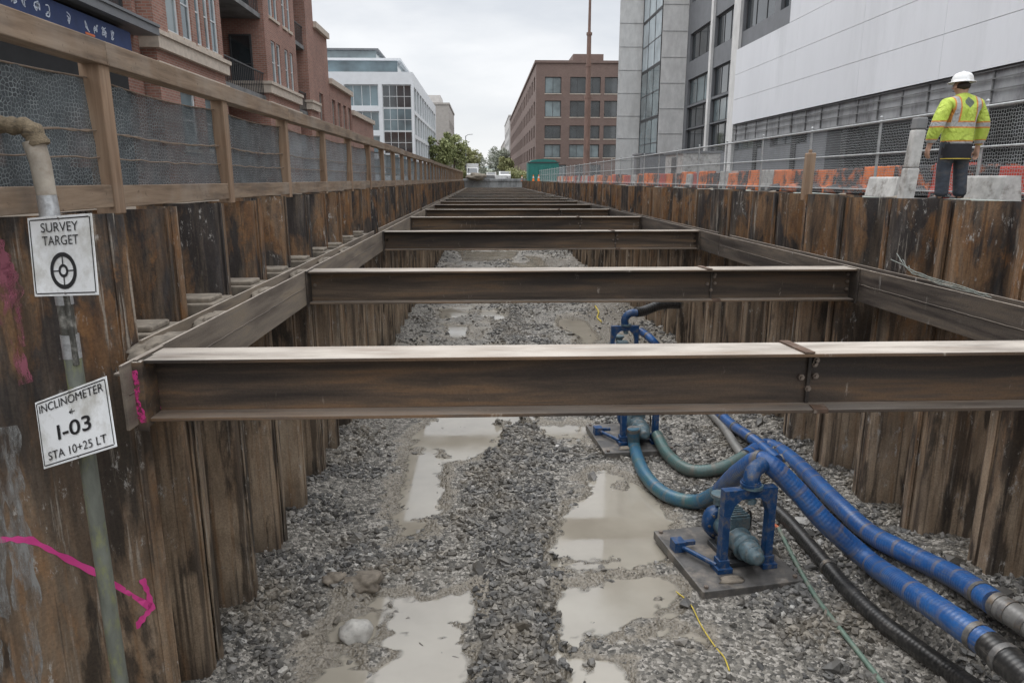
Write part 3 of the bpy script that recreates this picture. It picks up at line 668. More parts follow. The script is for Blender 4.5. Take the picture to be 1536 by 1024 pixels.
for k in range(4):
    o1=(k-1.5); pts=[at(1336+k*9,380+abs(k-1)*9,X=5.2),at(1356+k*4,398+k*4,X=5.215),at(1378+k*2,410+(k%2)*4,X=5.22),at(1410,420+k*2.2,X=5.23),at(1445,430+(k*3)%7,X=5.2),at(1472+k*5,440+(k*5)%9,X=5.17)]
    b.tube(spline(pts,6),.0055,5)
tag(b.build('frayed_rope',M['rope']),'frayed pale green rope lying on the right wale','rope')
# concrete cap closing the far end
b=MB(); b.box(-3.1,5.9,YE,YE+.5,-5.6,ZG+.01); b.box(-3.2,6.0,YE-.15,YE+.7,ZG+.015,ZG+.35); tag(b.build('concrete_end_wall',M['conc_mid'],bev=.03),'grey concrete wall closing the far end of the trench','concrete wall')
# ------------------------------------------------------------------ left timber fence
FX=-2.97
fence=empty('timber_fence',(FX,5.8,ZG)); tag(fence,'weathered timber guard fence with dark mesh screens along the left trench edge','fence')
def fpart(mb,name,mat,bev=0,par=None):
    o=mb.build(name,mat,loc=(-FX,-5.8,-ZG)); o.parent=par or fence
    if bev: 
        m=o.modifiers.new('bevel','BEVEL'); m.width=bev; m.segments=2; m.limit_method='ANGLE'
    return o
posts=[3.25,5.80]+[5.80+2.55*k for k in range(1,38)]
zt=lambda y: 1.01
for i,y in enumerate(posts):
    mb=MB(); w_=.078 if i<2 else .07; jx=rng.uniform(-.012,.012)
    zb=-.27 if i>0 else -.2
    mb.obox((FX-w_+jx,y-w_,zb),(2*w_,0,0),(0,2*w_,0),(rng.uniform(-.01,.01),rng.uniform(-.015,.015),.985-zb)); o=fpart(mb,'post',M['timber_v'],.008)
rl=[2.2]+[posts[j] for j in range(1,len(posts),2)]
for a,b_ in zip(rl[:-1],rl[1:]):
    mb=MB(); mb.obox((FX-.05,a+.003,.835+rng.uniform(-.008,.008)),(.158,0,0),(0,b_-a-.006,rng.uniform(-.012,.012)),(0,0,.175)); fpart(mb,'top_rail',M['timber'],.008)
    mb=MB(); mb.obox((FX+.018,a+.003,-.222),(.045,0,0),(0,b_-a-.006,rng.uniform(-.008,.008)),(0,0,.172)); fpart(mb,'toe_board',M['timber'],.006)
for i in range(len(posts)-1):
    a,b_=posts[i],posts[i+1]; mb=MB(); k=14; vs=[]
    for j in range(k+1):
        t=j/k; y=a+.06+(b_-a-.12)*t; sg=-.035*math.sin(PI*t)
        for z in (-.07,.25,.5,.745+sg): vs.append((FX-.03+.022*math.sin(j*1.9+z*4+i),y,z))
    mb.add(vs,[(4*j+q,4*j+q+1,4*j+q+5,4*j+q+4) for j in range(k) for q in range(3)],0,True)
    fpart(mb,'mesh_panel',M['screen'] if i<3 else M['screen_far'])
    mb=MB(); mb.tube([(FX-.02,a+.06+(b_-a-.12)*j/k,.745-.035*math.sin(PI*j/k)) for j in range(k+1)],.007,5)
    for zz,am in ((.36,.03),(.16,.012)) :
        for q in range(2 if zz>.3 and i<3 else 1):
            mb.tube([(FX+.0,a+.06+(b_-a-.12)*j/k,zz-am*math.sin(PI*j/k)+.008*math.sin(j*2.3+q*2+i)) for j in range(k+1)],.006,5)
    fpart(mb,'tie_wire',M['wire'])
# ------------------------------------------------------------------ inclinometer pipe and signs
pc=MB(); px_,py_=-2.76,4.63
pc.tube([(px_+.012,py_,z) for z in (-1.15,-2.0,-3.0,-4.0,-5.9)],.054,16)
pipe=pc.build('inclinometer_pipe',M['pipe']); tag(pipe,'grey green casing pipe standing before the angled rusty panel','pipe')
mb=MB(); mb.tube([(px_+.0,py_,-.30),(px_+.01,py_,-.8),(px_+.012,py_,-1.15)],[.046,.046,.050],14); 
mb.tube([(px_+.045,py_-.03,-.62),(px_+.05,py_-.035,-1.2)],.02,8); mb.build('upper_casing',M['pipe_dark'],pipe)
mb=MB(); mb.tube([(px_+.01,py_,-.73),(px_+.012,py_,-.80)],.052,14); mb.build('tape_band',M['tape'],pipe); mb=MB(); mb.tube([(px_+.012,py_,-1.0),(px_+.012,py_,-1.16)],.056,14); mb.build('tape_band',M['tape'],pipe)
mb=MB(); mb.tube([(px_,py_,-.30),(px_-.004,py_,-.10)],[.06,.057],16); mb.build('tape_wrap',M['tape'],pipe)
mb=MB(); mb.tube([(px_-.004,py_,-.10),(px_-.012,py_,.10),(px_-.035,py_,.225)],[.057,.06,.064],16); mb.build('pale_pipe_section',M['pipe_pale'],pipe)
mb=MB(); P=spline([(px_+.0,py_-.0,.20),(px_-.045,py_-.005,.305),(px_-.14,py_-.01,.318),(px_-.3,py_-.01,.335),(px_-.6,py_-.02,.35)],6)
mb.tube(P,[.052+.006*math.sin(i*1.7)+(.01 if i<6 else 0) for i in range(len(P))],14); mb.build('burlap_elbow',M['tan'],pipe)
def text_mesh(txt,size,o,u,v,nrm,parent,name='lettering',sx=1.0,mat=None,off=.006,bold=0,fit=None):
    cu=bpy.data.curves.new('t','FONT'); cu.body=txt; cu.size=size; cu.align_x='CENTER'; cu.align_y='CENTER'; cu.offset=bold
    ob=bpy.data.objects.new('t',cu); COL.objects.link(ob); bpy.context.view_layer.update()
    me=bpy.data.meshes.new_from_object(ob.evaluated_get(bpy.context.evaluated_depsgraph_get())); bpy.data.objects.remove(ob)
    if fit: sx=fit/(max(q.co.x for q in me.vertices)-min(q.co.x for q in me.vertices))
    mt=Matrix((( u.x*sx,v.x,nrm.x,0),(u.y*sx,v.y,nrm.y,0),(u.z*sx,v.z,nrm.z,0),(0,0,0,1)))
    me.transform(Matrix.Translation(o+nrm*off)@mt); me.materials.clear(); me.materials.append(mat or M['ink']); me.name=name
    r=bpy.data.objects.new(name,me); COL.objects.link(r); r.parent=parent; return r
def sign(px4,ya,yb,name,label):
    # corners TL,TR,BR,BL of the plate on a plane tilted about its centre
    lo,hi=-.35,.35
    for _ in range(40):
        yb=(lo+hi)/2; q=[at(*px4[0],Y=4.40-ya-yb),at(*px4[1],Y=4.40+ya-yb),at(*px4[3],Y=4.40-ya+yb)]
        if (q[1]-q[0]).normalized().dot((q[2]-q[0]).normalized())<0:
            if ya>0: lo=yb
            else: hi=yb
        else:
            if ya>0: hi=yb
            else: lo=yb
    P=[at(*px4[0],Y=4.40-ya-yb),at(*px4[1],Y=4.40+ya-yb),at(*px4[2],Y=4.40+ya+yb),at(*px4[3],Y=4.40-ya+yb)]
    c=(P[0]+P[1]+P[2]+P[3])/4; u=((P[1]-P[0])+(P[2]-P[3])).normalized(); W=((P[1]-P[0]).length+(P[2]-P[3]).length)/2; H=((P[0]-P[3]).length+(P[1]-P[2]).length)/2
    v=((P[0]-P[3])+(P[1]-P[2])); v=(v-u*v.dot(u)).normalized(); nr=u.cross(v)
    if nr.y>0: nr=-nr
    mb=MB(); mb.obox(c-u*W/2-v*H/2,u*W,v*H,-nr*.004); s_=mb.build(name,M['sign'],bev=.001); tag(s_,label,'sign')
    mb=MB(); e_,t_=.017,.007
    for a in (-1,1):
        mb.obox(c+u*(a*(W/2-e_)-t_/2)-v*(H/2-e_)+nr*.001,u*t_,v*(H-2*e_),nr*.0012)
        mb.obox(c-u*(W/2-e_-t_)+v*(a*(H/2-e_)-t_/2)+nr*.001,u*(W-2*e_-2*t_),v*t_,nr*.0012)
    mb.build('border',M['ink'],s_)
    for q in (.467,-.467):
        mb=MB(); mb.cyl(c+v*H*q,c+v*H*q+nr*.008,.007,n=10); mb.build('screw',M['clamp'],s_)
    return s_,c,u,v,nr,W,H
s_,c,u,v,nr,W,H=sign([(42,325),(138,322),(147,440),(51,447)],-.09,-.07,'survey_sign','white SURVEY TARGET sign with a black crosshair ring on the casing pipe')
text_mesh('SURVEY',.082,c+v*H*.355,u,v,nr,s_,fit=W*.58); text_mesh('TARGET',.082,c+v*H*.19,u,v,nr,s_,fit=W*.56)
mb=MB(); cc=c-v*H*.185+nr*.003
def ringm(mb,cc,r0,r1,n=40):
    A=[cc+(u*math.cos(2*PI*i/n)*EU+v*math.sin(2*PI*i/n)*EV)*r0 for i in range(n)]; B=[cc+(u*math.cos(2*PI*i/n)*EU+v*math.sin(2*PI*i/n)*EV)*r1 for i in range(n)]
    mb.add(A+B,[(i,n+i,n+(i+1)%n,(i+1)%n) for i in range(n)])
EU,EV=W*.205/.116,H*.232/.116
ringm(mb,cc,.088,.116); ringm(mb,cc,.024,.042)
for d,q in ((u,v),(v,u)):
    for s2 in (-1,1): mb.obox(cc+d*s2*.042*(EU if d is u else EV)-q*.004,d*s2*.046*(EU if d is u else EV),q*.008,nr*.0008)
mb.build('target_symbol',M['ink'],s_)
s_,c,u,v,nr,W,H=sign([(52,600),(161,567),(173,666),(66,707)],-.135,-.14,'inclinometer_sign','white tilted INCLINOMETER I-03 sign lower on the casing pipe')
text_mesh('INCLINOMETER',.078,c+v*H*.36,u,v,nr,s_,fit=W*.89); text_mesh('I-03',.135,c-v*H*.06,u,v,nr,s_,fit=W*.46,bold=.0015); text_mesh('STA 10+25 LT',.078,c-v*H*.35,u,v,nr,s_,fit=W*.80)
mb=MB(); cc=c+v*H*.185+nr*.003
mb.obox(cc-u*.03-v*.004,u*.06,v*.004,nr*.001); mb.obox(cc-u*.002-v*.018,u*.004,v*.036,nr*.001); mb.add([cc-u*.034-v*.002,cc-u*.012+v*.014,cc-u*.012-v*.016],[(0,1,2)]); mb.build('tilt_symbol',M['ink'],s_)
# ------------------------------------------------------------------ right chain link fence, posts, pipe along the edge
RX=7.6; cf=empty('chain_link_fence',(RX,20,ZG)); tag(cf,'galvanised chain link fence behind the worker along the right side','fence')
def cpart(mb,name,mat):
    o=mb.build(name,mat,loc=(-RX,-20,-ZG)); o.parent=cf; return o
ys=[5.0+2.9*k for k in range(34)]
for y in ys:
    mb=MB(); mb.cyl((RX,y,ZG),(RX,y,1.13),.027,n=8); mb.ball((RX,y,1.14),.034,1); cpart(mb,'post',M['galv'])
for i in range(0,len(ys)-1,3):
    y0,y1=ys[i],ys[min(i+3,len(ys)-1)]
    for z,r in ((1.06,.022),(.47,.018),(-.2,.012)):
        mb=MB(); mb.cyl((RX-.03,y0,z),(RX-.03,y1,z),r,n=7); cpart(mb,'rail',M['galv'])
    mb=MB(); mb.quad((RX,y0,ZG+.04),(RX,y1,ZG+.04),(RX,y1,1.06),(RX,y0,1.06)); cpart(mb,'wire_mesh',M['chain'])
mb=MB(); c0=at(1203,292,X=5.62); mb.obox((5.62,c0.y-.07,ZG-.05),(.15,0,0),(0,.15,0),(.01,-.01,.82)); mb.box(5.67,5.73,c0.y-.03,c0.y+.03,.43,.50)
tag(mb.build('timber_post',M['timber_v'],bev=.02),'square brown timber post standing on the right pile tops','post')
mb=MB(); c0=at(1362,300,X=5.75); mb.obox((5.62,c0.y-.08,ZG-.05),(.16,0,0),(0,.16,0),(.03,-.01,.52)); mb.obox((5.655,c0.y-.085,.143),(.145,0,0),(0,.15,0),(.03,-.01,.49))
o=mb.build('concrete_post',M['whiteb'],bev=.02); tag(o,'leaning pale grey post with a dark top beside the worker','post')
mb=MB(); mb.obox((5.683,c0.y-.10,.636),(.142,0,0),(0,.155,0),(.012,0,.15)); mb.build('post_cap',M['conc_dark'],o,bev=.02)
mb=MB(); P=spline([(5.98+.03*math.sin(k*1.3),7+k*1.5,ZG+.045+.02*math.sin(k*2.1)) for k in range(22)],5); mb.tube(P,.028,8); tag(mb.build('edge_conduit',M['rope']),'thin grey green conduit lying along the right pile tops','conduit')
for i in range(9):
    b=MB(); b.ball((0,0,0),.10+.05*rng.random(),2,0,.6,(1.2,1.2,.5)); y=7.6+i*1.5
    tag(b.build('debris_lump',M['mudclump'],loc=(6.12+.15*rng.random(),y,ZG+.03)),'lump of muddy debris on the ground along the right pile tops','debris','debris lumps on the right edge')
# barriers behind the chain link fence
def barrier(y,L,mat,label,ht=.56,x=8.05):
    mb=MB(); prof=[(-.20,0),(.20,0),(.20,.10),(.17,.2),(.15,ht),(-.15,ht),(-.17,.2),(-.20,.10)]
    mb.prism(prof,(0,0,0),(1,0,0),(0,0,1),(0,L-.01,0)); o=mb.build('traffic_barrier',mat,loc=(x,y,ZG+.004),bev=.02)
    mb=MB()
    for f in (.25,.7): mb.box(-.212,-.202,L*f-.12,L*f+.12,.02,.09)
    mb.build('lifting_slot',M['darkmetal'],o)
    tag(o,label,'barrier','traffic barriers behind the right fence'); return o
seq=['red','red','red','tarp','red','tarp','orange','tarp','orange','tarp','orange','white','orange','tarp','orange','white','tarp','orange','red','white','orange','tarp','orange','red','tarp']
lab={'red':'red plastic traffic barrier','orange':'orange plastic traffic barrier with black scuffs','tarp':'traffic barrier wrapped in torn black sheeting','white':'white traffic barrier'}
mm={'red':'red','orange':'orange','tarp':'tarp','white':'whiteb'}
y=8.3; cnt={}
for i in range(72):
    kd=seq[i] if i<len(seq) else seq[rng.integers(4,len(seq))]; L=rng.uniform(.6,1.25); cnt[kd]=cnt.get(kd,0)+1
    wh=('%s, %s of its colour from the right picture edge'%(lab[kd],ordn[cnt[kd]-1])) if y<24 and cnt[kd]<=10 else lab[kd]+' in the far part of the row'
    barrier(y,L,M[mm[kd]],wh,.50+rng.uniform(0,.1),8.05+rng.uniform(-.06,.06)); y+=L+rng.uniform(.0,.02)
for (y,L,h,x,lb) in [(9.5,.84,.37,7.2,'white scuffed concrete block to the right of the worker'),(11.88,.92,.36,7.1,'white scuffed concrete block left of the leaning post')]:
    mb=MB(); mb.prism([(-.16,0),(.16,0),(.10,h),(-.10,h)],(0,0,0),(1,0,0),(0,0,1),(0,L,0)); 
    o=mb.build('concrete_block',M['whiteb'],loc=(x,y,ZG+.004),bev=.03); tag(o,lb,'concrete block')
for i in range(7):
    b=MB(); b.ball((0,0,0),.2+.06*rng.random(),2,0,.5,(.9,1.5,.6)); tag(b.build('sandbag',M['tarp'],loc=(7.86,12.6+i*1.05,ZG+.1)),'black sandbag slumped against the barriers behind the fence','sandbag','black sandbags at the barriers')
# tall mast
mb=MB(); mb.cyl((9.99,70,ZG),(9.98,70,7.6),.33,.29,12); mb.cyl((9.98,70,7.6),(9.97,70,13.2),.24,.2,12); mb.cyl((9.97,70,13.2),(9.97,70,19),.14,.10,10)
for z in (7.6,10.4,13.2): mb.cyl((9.975,70,z-.12),(9.975,70,z+.12),.34 if z<8 else .27,n=12)
tag(mb.build('steel_mast',M['mast']),'tall rusty steel mast rising in front of the brown brick building','mast')
# ------------------------------------------------------------------ hoses
def hose(name,pts,r,mat,label=None,parent=None,n=16,cat='hose',group=None,sub=12,clamps=(),wob=0):
    P=spline(pts,sub); mb=MB(); R=r if isinstance(r,float) else None
    rr=[r*(1+wob*math.sin(i*1.9)) for i in range(len(P))] if R else [np.interp(i/(len(P)-1),np.linspace(0,1,len(r)),r) for i in range(len(P))]
    mb.tube(P,rr,n); o=mb.build(name,mat,parent)
    L=[0]
    for a,b in zip(P[:-1],P[1:]): L.append(L[-1]+(b-a).length)
    uv=o.data.uv_layers.new(name='UVMap'); vi=np.zeros(len(o.data.loops),int); o.data.loops.foreach_get('vertex_index',vi)
    ring=np.minimum(vi,len(P)*n-1)//n; uvd=np.stack([np.array(L)[ring],(vi%n)/n],1).astype(np.float32); uv.data.foreach_set('uv',uvd.ravel())
    if label: tag(o,label,cat,group)
    for cpos in clamps:
        i=min(len(P)-2,int(cpos*(len(P)-1))); d=(P[i+1]-P[i]).normalized(); q=rr[i]
        m2=MB(); m2.tube([P[i]-d*.03,P[i]+d*.03],q*1.07,n); m2.build('hose_clamp',M['clamp'],o)
    return o
def fz(x,y,r): return float(floor_h(np.array([x]),np.array([y]))[0])+r*.9
def gp(px,py,r,lift=0.0):      # hose centre resting on the floor under that pixel
    z=ZF+r
    for _ in range(5):
        c=at(px,py,Z=z); z=fz(c.x,c.y,r)+lift
    c=at(px,py,Z=z)
    return c if c.x<5.26 else at(px,py,X=5.26)
RA=.135
A=[at(950,642,Y=12.55),gp(952,672,RA),gp(968,712,RA),gp(1000,742,RA),gp(1045,752,RA,.02),at(1082,735,Y=9.75),at(1112,706,Y=8.95),at(1146,692,Y=8.55),at(1194,734,Y=8.36),at(1238,783,Y=8.15),at(1303,841,Y=7.85),gp(1352,876,RA,.04),gp(1416,920,RA),gp(1484,967,RA),gp(1560,1035,RA),gp(1640,1120,RA)]
PA=spline(A,12)
cutA=12*5; cutB=12*12
hA=hose('discharge_hose',A[5:14],RA,M['hose_blue'],'thick worn blue hose rising over the nearest pump frame',clamps=(.235,.97))
hose('hose_section',A[:6],RA*.86,M['hose_teal'],None,hA,clamps=(.02,))
hose('hose_section',A[13:],RA*1.04,M['hose_black'],None,hA,clamps=(.2,.5))
RB=.130
B=[at(985,652,Y=12.75),gp(1002,682,RB),gp(1035,705,RB),gp(1080,702,RB,.03),gp(1118,684,RB,.10),at(1152,668,Y=11.9),at(1190,690,Y=11.0),gp(1258,757,RB,.06),gp(1303,798,RB,.03),gp(1348,823,RB),gp(1394,846,RB),gp(1439,869,RB),gp(1493,905,RB),gp(1530,928,RB),gp(1620,990,RB)]
hB=hose('discharge_hose',B[4:13],RB,M['hose_blue'],'upper thick blue hose running beside the right wall',clamps=(.96,))
hose('hose_section',B[:5],RB*.85,M['hose_green'],None,hB)
hose('hose_section',B[12:],RB*.96,M['hose_grey'],None,hB,clamps=(.1,.35,.6))
RC=.10
Cc=[at(962,497,Y=18.2),at(978,510,Y=17.6),gp(1008,545,RC,.05),gp(1050,590,RC),gp(1092,632,RC,.02),gp(1120,652,RC,.03),gp(1142,668,RC,-.02),gp(1166,690,RC,-.05)]
hose('discharge_hose',Cc,RC,M['hose_blue'],'blue hose from the farthest pump passing under the nearest strut',clamps=(.1,.55,.62,.75))
hose('grey_pipe',[gp(1060,612,.08),gp(1085,640,.08),gp(1103,668,.08),gp(1118,690,.07)],.085,M['hose_grey'],'short dirty grey hose beside the blue hose under the nearest strut',cat='hose')
Bk=[gp(1150,752,.10),gp(1185,784,.10),gp(1225,830,.10),gp(1268,880,.10),gp(1320,930,.10),gp(1385,978,.10),gp(1450,1024,.10),gp(1560,1100,.1)]
hose('suction_hose',Bk,.10,M['hose_black'],'muddy black hose on the gravel under the blue hoses',clamps=(.35,))
Gt=[gp(1168,792,.03),gp(1190,836,.03),gp(1222,892,.03),gp(1262,945,.03),gp(1305,1000,.03),gp(1350,1060,.03)]
gh=hose('garden_hose',Gt,.03,M['hose_thin'],'thin green hose snaking over the gravel toward the camera',n=10)
c0=Gt[0]; mb=MB(); mb.tube([c0+Vector((-.05,.10,.02)),c0+Vector((-.02,.05,.01)),c0],.027,8); mb.build('hose_tip',M['orange_c'],gh)
mb=MB(); mb.tube(spline([gp(1012,885,.012),gp(1035,905,.012),gp(1052,938,.012),gp(1072,968,.012),gp(1086,985,.012),gp(1094,1005,.012)],8),.0085,6); tag(mb.build('yellow_string_line',M['yellow']),'thin yellow cord on the gravel below the nearest pump','cord')
mb=MB(); mb.tube(spline([gp(893,459,.02),gp(898,468,.02),gp(896,476,.02),gp(902,482,.02)],6),.03,6); tag(mb.build('yellow_strap',M['yellow']),'small yellow strap on the far gravel seen below the second strut','strap')
# ------------------------------------------------------------------ pumps
def pump(loc,rz,label):
    r=empty('dewatering_pump',loc,rz); tag(r,label,'pump','blue pumps on the trench floor')
    mb=MB(); mb.box(-.70,.70,-.80,.80,0,.13); mb.build('skid_plate',M['skid'],r,bev=.012)
    mb=MB(); H=1.27; y0=-.42; xa,xb=-.28,.46; w_=.098; dp=.12
    outer=[(xa,.13),(xa,H),(xb,H),(xb,.13),(xb-w_,.13),(xb-w_,H-.36),(xb-w_-.15,H-.15),(xa+w_+.15,H-.15),(xa+w_,H-.36),(xa+w_,.13)]
    # portal frame as three prisms: two posts and the gusseted head
    mb.prism([(xa,.13),(xa+w_,.13),(xa+w_,H-.36),(xa,H-.36)],(0,y0,0),(1,0,0),(0,0,1),(0,dp,0))
    mb.prism([(xb-w_,.13),(xb,.13),(xb,H-.36),(xb-w_,H-.36)],(0,y0,0),(1,0,0),(0,0,1),(0,dp,0))
    mb.prism([(xa,H-.358),(xa+w_,H-.358),(xa+w_+.05,H-.21),(xa+w_+.15,H-.13),(xb-w_-.15,H-.13),(xb-w_-.05,H-.21),(xb-w_,H-.358),(xb,H-.358),(xb,H),(xa,H)],(0,y0,0),(1,0,0),(0,0,1),(0,dp,0))
    fr=mb.build('portal_frame',M['blue'],r,bev=.008)
    for x in (xa+w_/2,xb-w_/2):
        mb=MB(); mb.box(x-.105,x+.105,y0-.06,y0+dp+.05,.131,.20); mb.box(x-.075,x+.075,y0-.02,y0+dp+.02,.20,.30); mb.build('foot',M['blue'],fr,bev=.006)
    # pump body along y (front end towards -y)
    xc,zc=.12,.40
    def ringed(prof,name,mat):
        mb=MB(); mb.tube([(xc,y,zc) for y,_ in prof],[q for _,q in prof],20); return mb.build(name,mat,r)
    ringed([(-.66,.045),(-.655,.085),(-.57,.095),(-.565,.125),(-.545,.125),(-.54,.105),(-.50,.105),(-.495,.145),(-.38,.15),(-.375,.125),(-.355,.125),(-.35,.185),(-.325,.185),(-.32,.155),(-.16,.16),(-.155,.19),(-.13,.19),(-.125,.15),(-.10,.15),(-.095,.165),(.0,.165),(.005,.20),(.035,.20),(.04,.15),(.30,.15)],'motor',M['steelblue'])
    ringed([(.30,.15),(.305,.22),(.33,.25),(.46,.25),(.49,.22),(.50,.13),(.56,.12),(.565,.16),(.60,.16),(.605,.10)],'volute',M['blue'])
    mb=MB(); mb.box(xc-.12,xc+.17,-.12,.25,zc+.13,zc+.31)
    for k in range(6): mb.box(xc-.115,xc+.165,-.11+k*.06,-.085+k*.06,zc+.312,zc+.345)
    mb.build('terminal_box',M['steelblue'],r,bev=.01)
    mb=MB(); mb.box(xc-.22,xc+.24,-.36,.30,.131,.20); mb.box(xc-.16,xc+.16,-.25,-.15,.20,.30); mb.box(xc-.16,xc+.16,.1,.2,.20,.30); mb.build('cradle',M['darkmetal'],r,bev=.008)
    mb=MB(); mb.cyl((xc,.40,zc+.28),(xc,.40,zc+.40),.10,n=16); mb.cyl((xc,.40,zc+.38),(xc,.40,zc+.43),.14,n=16); mb.build('outlet',M['steelblue'],r)
    mb=MB(); mb.tube([(xa-.28,.20,.20),(xa-.02,-.36,.20)],.035,8); mb.obox((xa-.38,.14,.131),(.16,0,0),(0,.18,0),(0,0,.15)); mb.obox((xa-.26,.22,.18),(.22,0,0),(0,.06,0),(0,0,.06)); mb.build('side_brace',M['blue'],r,bev=.004)
    mb=MB(); mb.cyl((xc,y0+.06,H-.20),(xc,y0+.06,H+.02),.05,n=12); mb.cyl((xc,y0+.06,H-.22),(xc,y0+.06,H-.16),.07,n=6,smooth=False); mb.cyl((xc,y0+.06,H+.002),(xc,y0+.06,H+.05),.14,n=20); mb.build('lifting_eye',M['steelblue'],r,bev=.004)
    mb=MB(); mb.tube(spline([(xc+.15,.1,zc+.2),(xc+.32,.15,zc+.24),(xc+.42,.3,.3),(xc+.5,.55,.17),(xc+.62,.86,.05)],6),.016,7); mb.build('power_cable',M['hose_black'],r)
    mb=MB(); mb.box(xc-.134,xc-.1305,.05,.17,zc+.17,zc+.24); mb.build('data_plate',M['galv'],r)
    for k in range(8):
        a=PI*2*k/8; mb=MB(); mb.cyl((xc+.205*math.cos(a),.285,zc+.205*math.sin(a)),(xc+.205*math.cos(a),.312,zc+.205*math.sin(a)),.020,n=6,smooth=False); mb.build('flange_bolt',M['bolt'],r)
    mb=MB(); mb.ball((xa+.05,-.62,.135),.11,2,0,.6,(1.5,1,.25)); mb.build('mud_splash',M['mudclump'],r); mb=MB(); mb.ball((.5,-.1,.135),.13,2,0,.6,(1,1.6,.22)); mb.build('mud_splash',M['mudclump'],r)
    for x in (-.62,.62):
        for y in (-.72,.72): 
            mb=MB(); mb.cyl((x,y,.13),(x,y,.16),.03,n=6,smooth=False); mb.build('bolt',M['bolt'],r)
    return r
z1=-5.16
p1=pump((3.26,8.62,z1),math.radians(9),'nearest blue pump frame standing on the gravel in full view')
# elbow joining the first pump's head to the blue hose
el=Vector((3.26,8.62,z1))+Matrix.Rotation(math.radians(9),3,'Z')@Vector((.10,-.36,1.29))
mb=MB(); Pt=spline([el,el+Vector((.0,.0,.10)),el+Vector((.06,.06,.20)),el+Vector((.20,.14,.24))],6); mb.tube(Pt,.104,16); mb.tube([el+Vector((0,0,.015)),el+Vector((0,0,.05))],.135,16); mb.tube([el+Vector((0,0,.052)),el+Vector((0,0,.075))],.12,16); e_=mb.build('hose_elbow',M['blue'],p1); e_.matrix_parent_inverse=Matrix.LocRotScale(p1.location,p1.rotation_euler,None).inverted()
p2=pump((2.86,13.15,-5.16),math.radians(5),'middle blue pump half hidden below the nearest strut')
p3=pump((3.62,18.5,-5.08),math.radians(2),'farthest blue pump whose frame shows above the nearest strut')
mb=MB(); P0=Vector((3.72,18.14,-3.81)); mb.tube(spline([P0,P0+Vector((0,0,.2)),P0+Vector((.12,.0,.33)),P0+Vector((.32,.0,.36))],6),[.10]*19,14); e_=mb.build('hose_elbow',M['blue'],p3); e_.matrix_parent_inverse=Matrix.LocRotScale(p3.location,p3.rotation_euler,None).inverted()
hose('suction_hose',[P0+Vector((.28,0,.36)),P0+Vector((.5,.15,.36)),P0+Vector((.72,.3,.40)),P0+Vector((1.0,.45,.46)),P0+Vector((1.3,.55,.48)),P0+Vector((1.6,.6,.46))],.13,M['hose_black'],'dark hose from the farthest pump to the right wall',wob=.06)
# ------------------------------------------------------------------ the worker
def skin_obj(name,pts,edges,rad,mat,parent,sub=2,root=0):
    me=bpy.data.meshes.new(name); me.from_pydata(pts,edges,[]); o=bpy.data.objects.new(name,me); COL.objects.link(o)
    o.modifiers.new('s','SKIN'); sk=me.skin_vertices[0].data if me.skin_vertices else None
    if sk is None:
        bm=bmesh.new(); bm.from_mesh(me); bm.verts.layers.skin.verify(); bm.to_mesh(me); bm.free(); sk=me.skin_vertices[0].data
    for i,r in enumerate(rad): sk[i].radius=r if isinstance(r,tuple) else (r,r); sk[i].use_root=(i==root)
    s=o.modifiers.new('u','SUBSURF'); s.levels=sub; s.render_levels=sub
    bpy.context.view_layer.update()
    m2=bpy.data.meshes.new_from_object(o.evaluated_get(bpy.context.evaluated_depsgraph_get())); bpy.data.objects.remove(o)
    m2.polygons.foreach_set('use_smooth',[True]*len(m2.polygons)); m2.materials.clear(); m2.materials.append(mat); m2.name=name
    r=bpy.data.objects.new(name,m2); COL.objects.link(r)
    if parent: r.parent=parent
    return r
def chain(lists):
    pts=[];rad=[];ed=[];names={}
    for ch in lists:
        prev=None
        for it in ch:
            if isinstance(it,str): prev=names[it]; continue
            nm,p,r=it; names[nm]=len(pts); pts.append(p); rad.append(r)
            if prev is not None: ed.append((prev,len(pts)-1))
            prev=len(pts)-1
    return pts,ed,rad
WL=Vector((6.63,9.95,ZG+.005)); WR=math.radians(8)
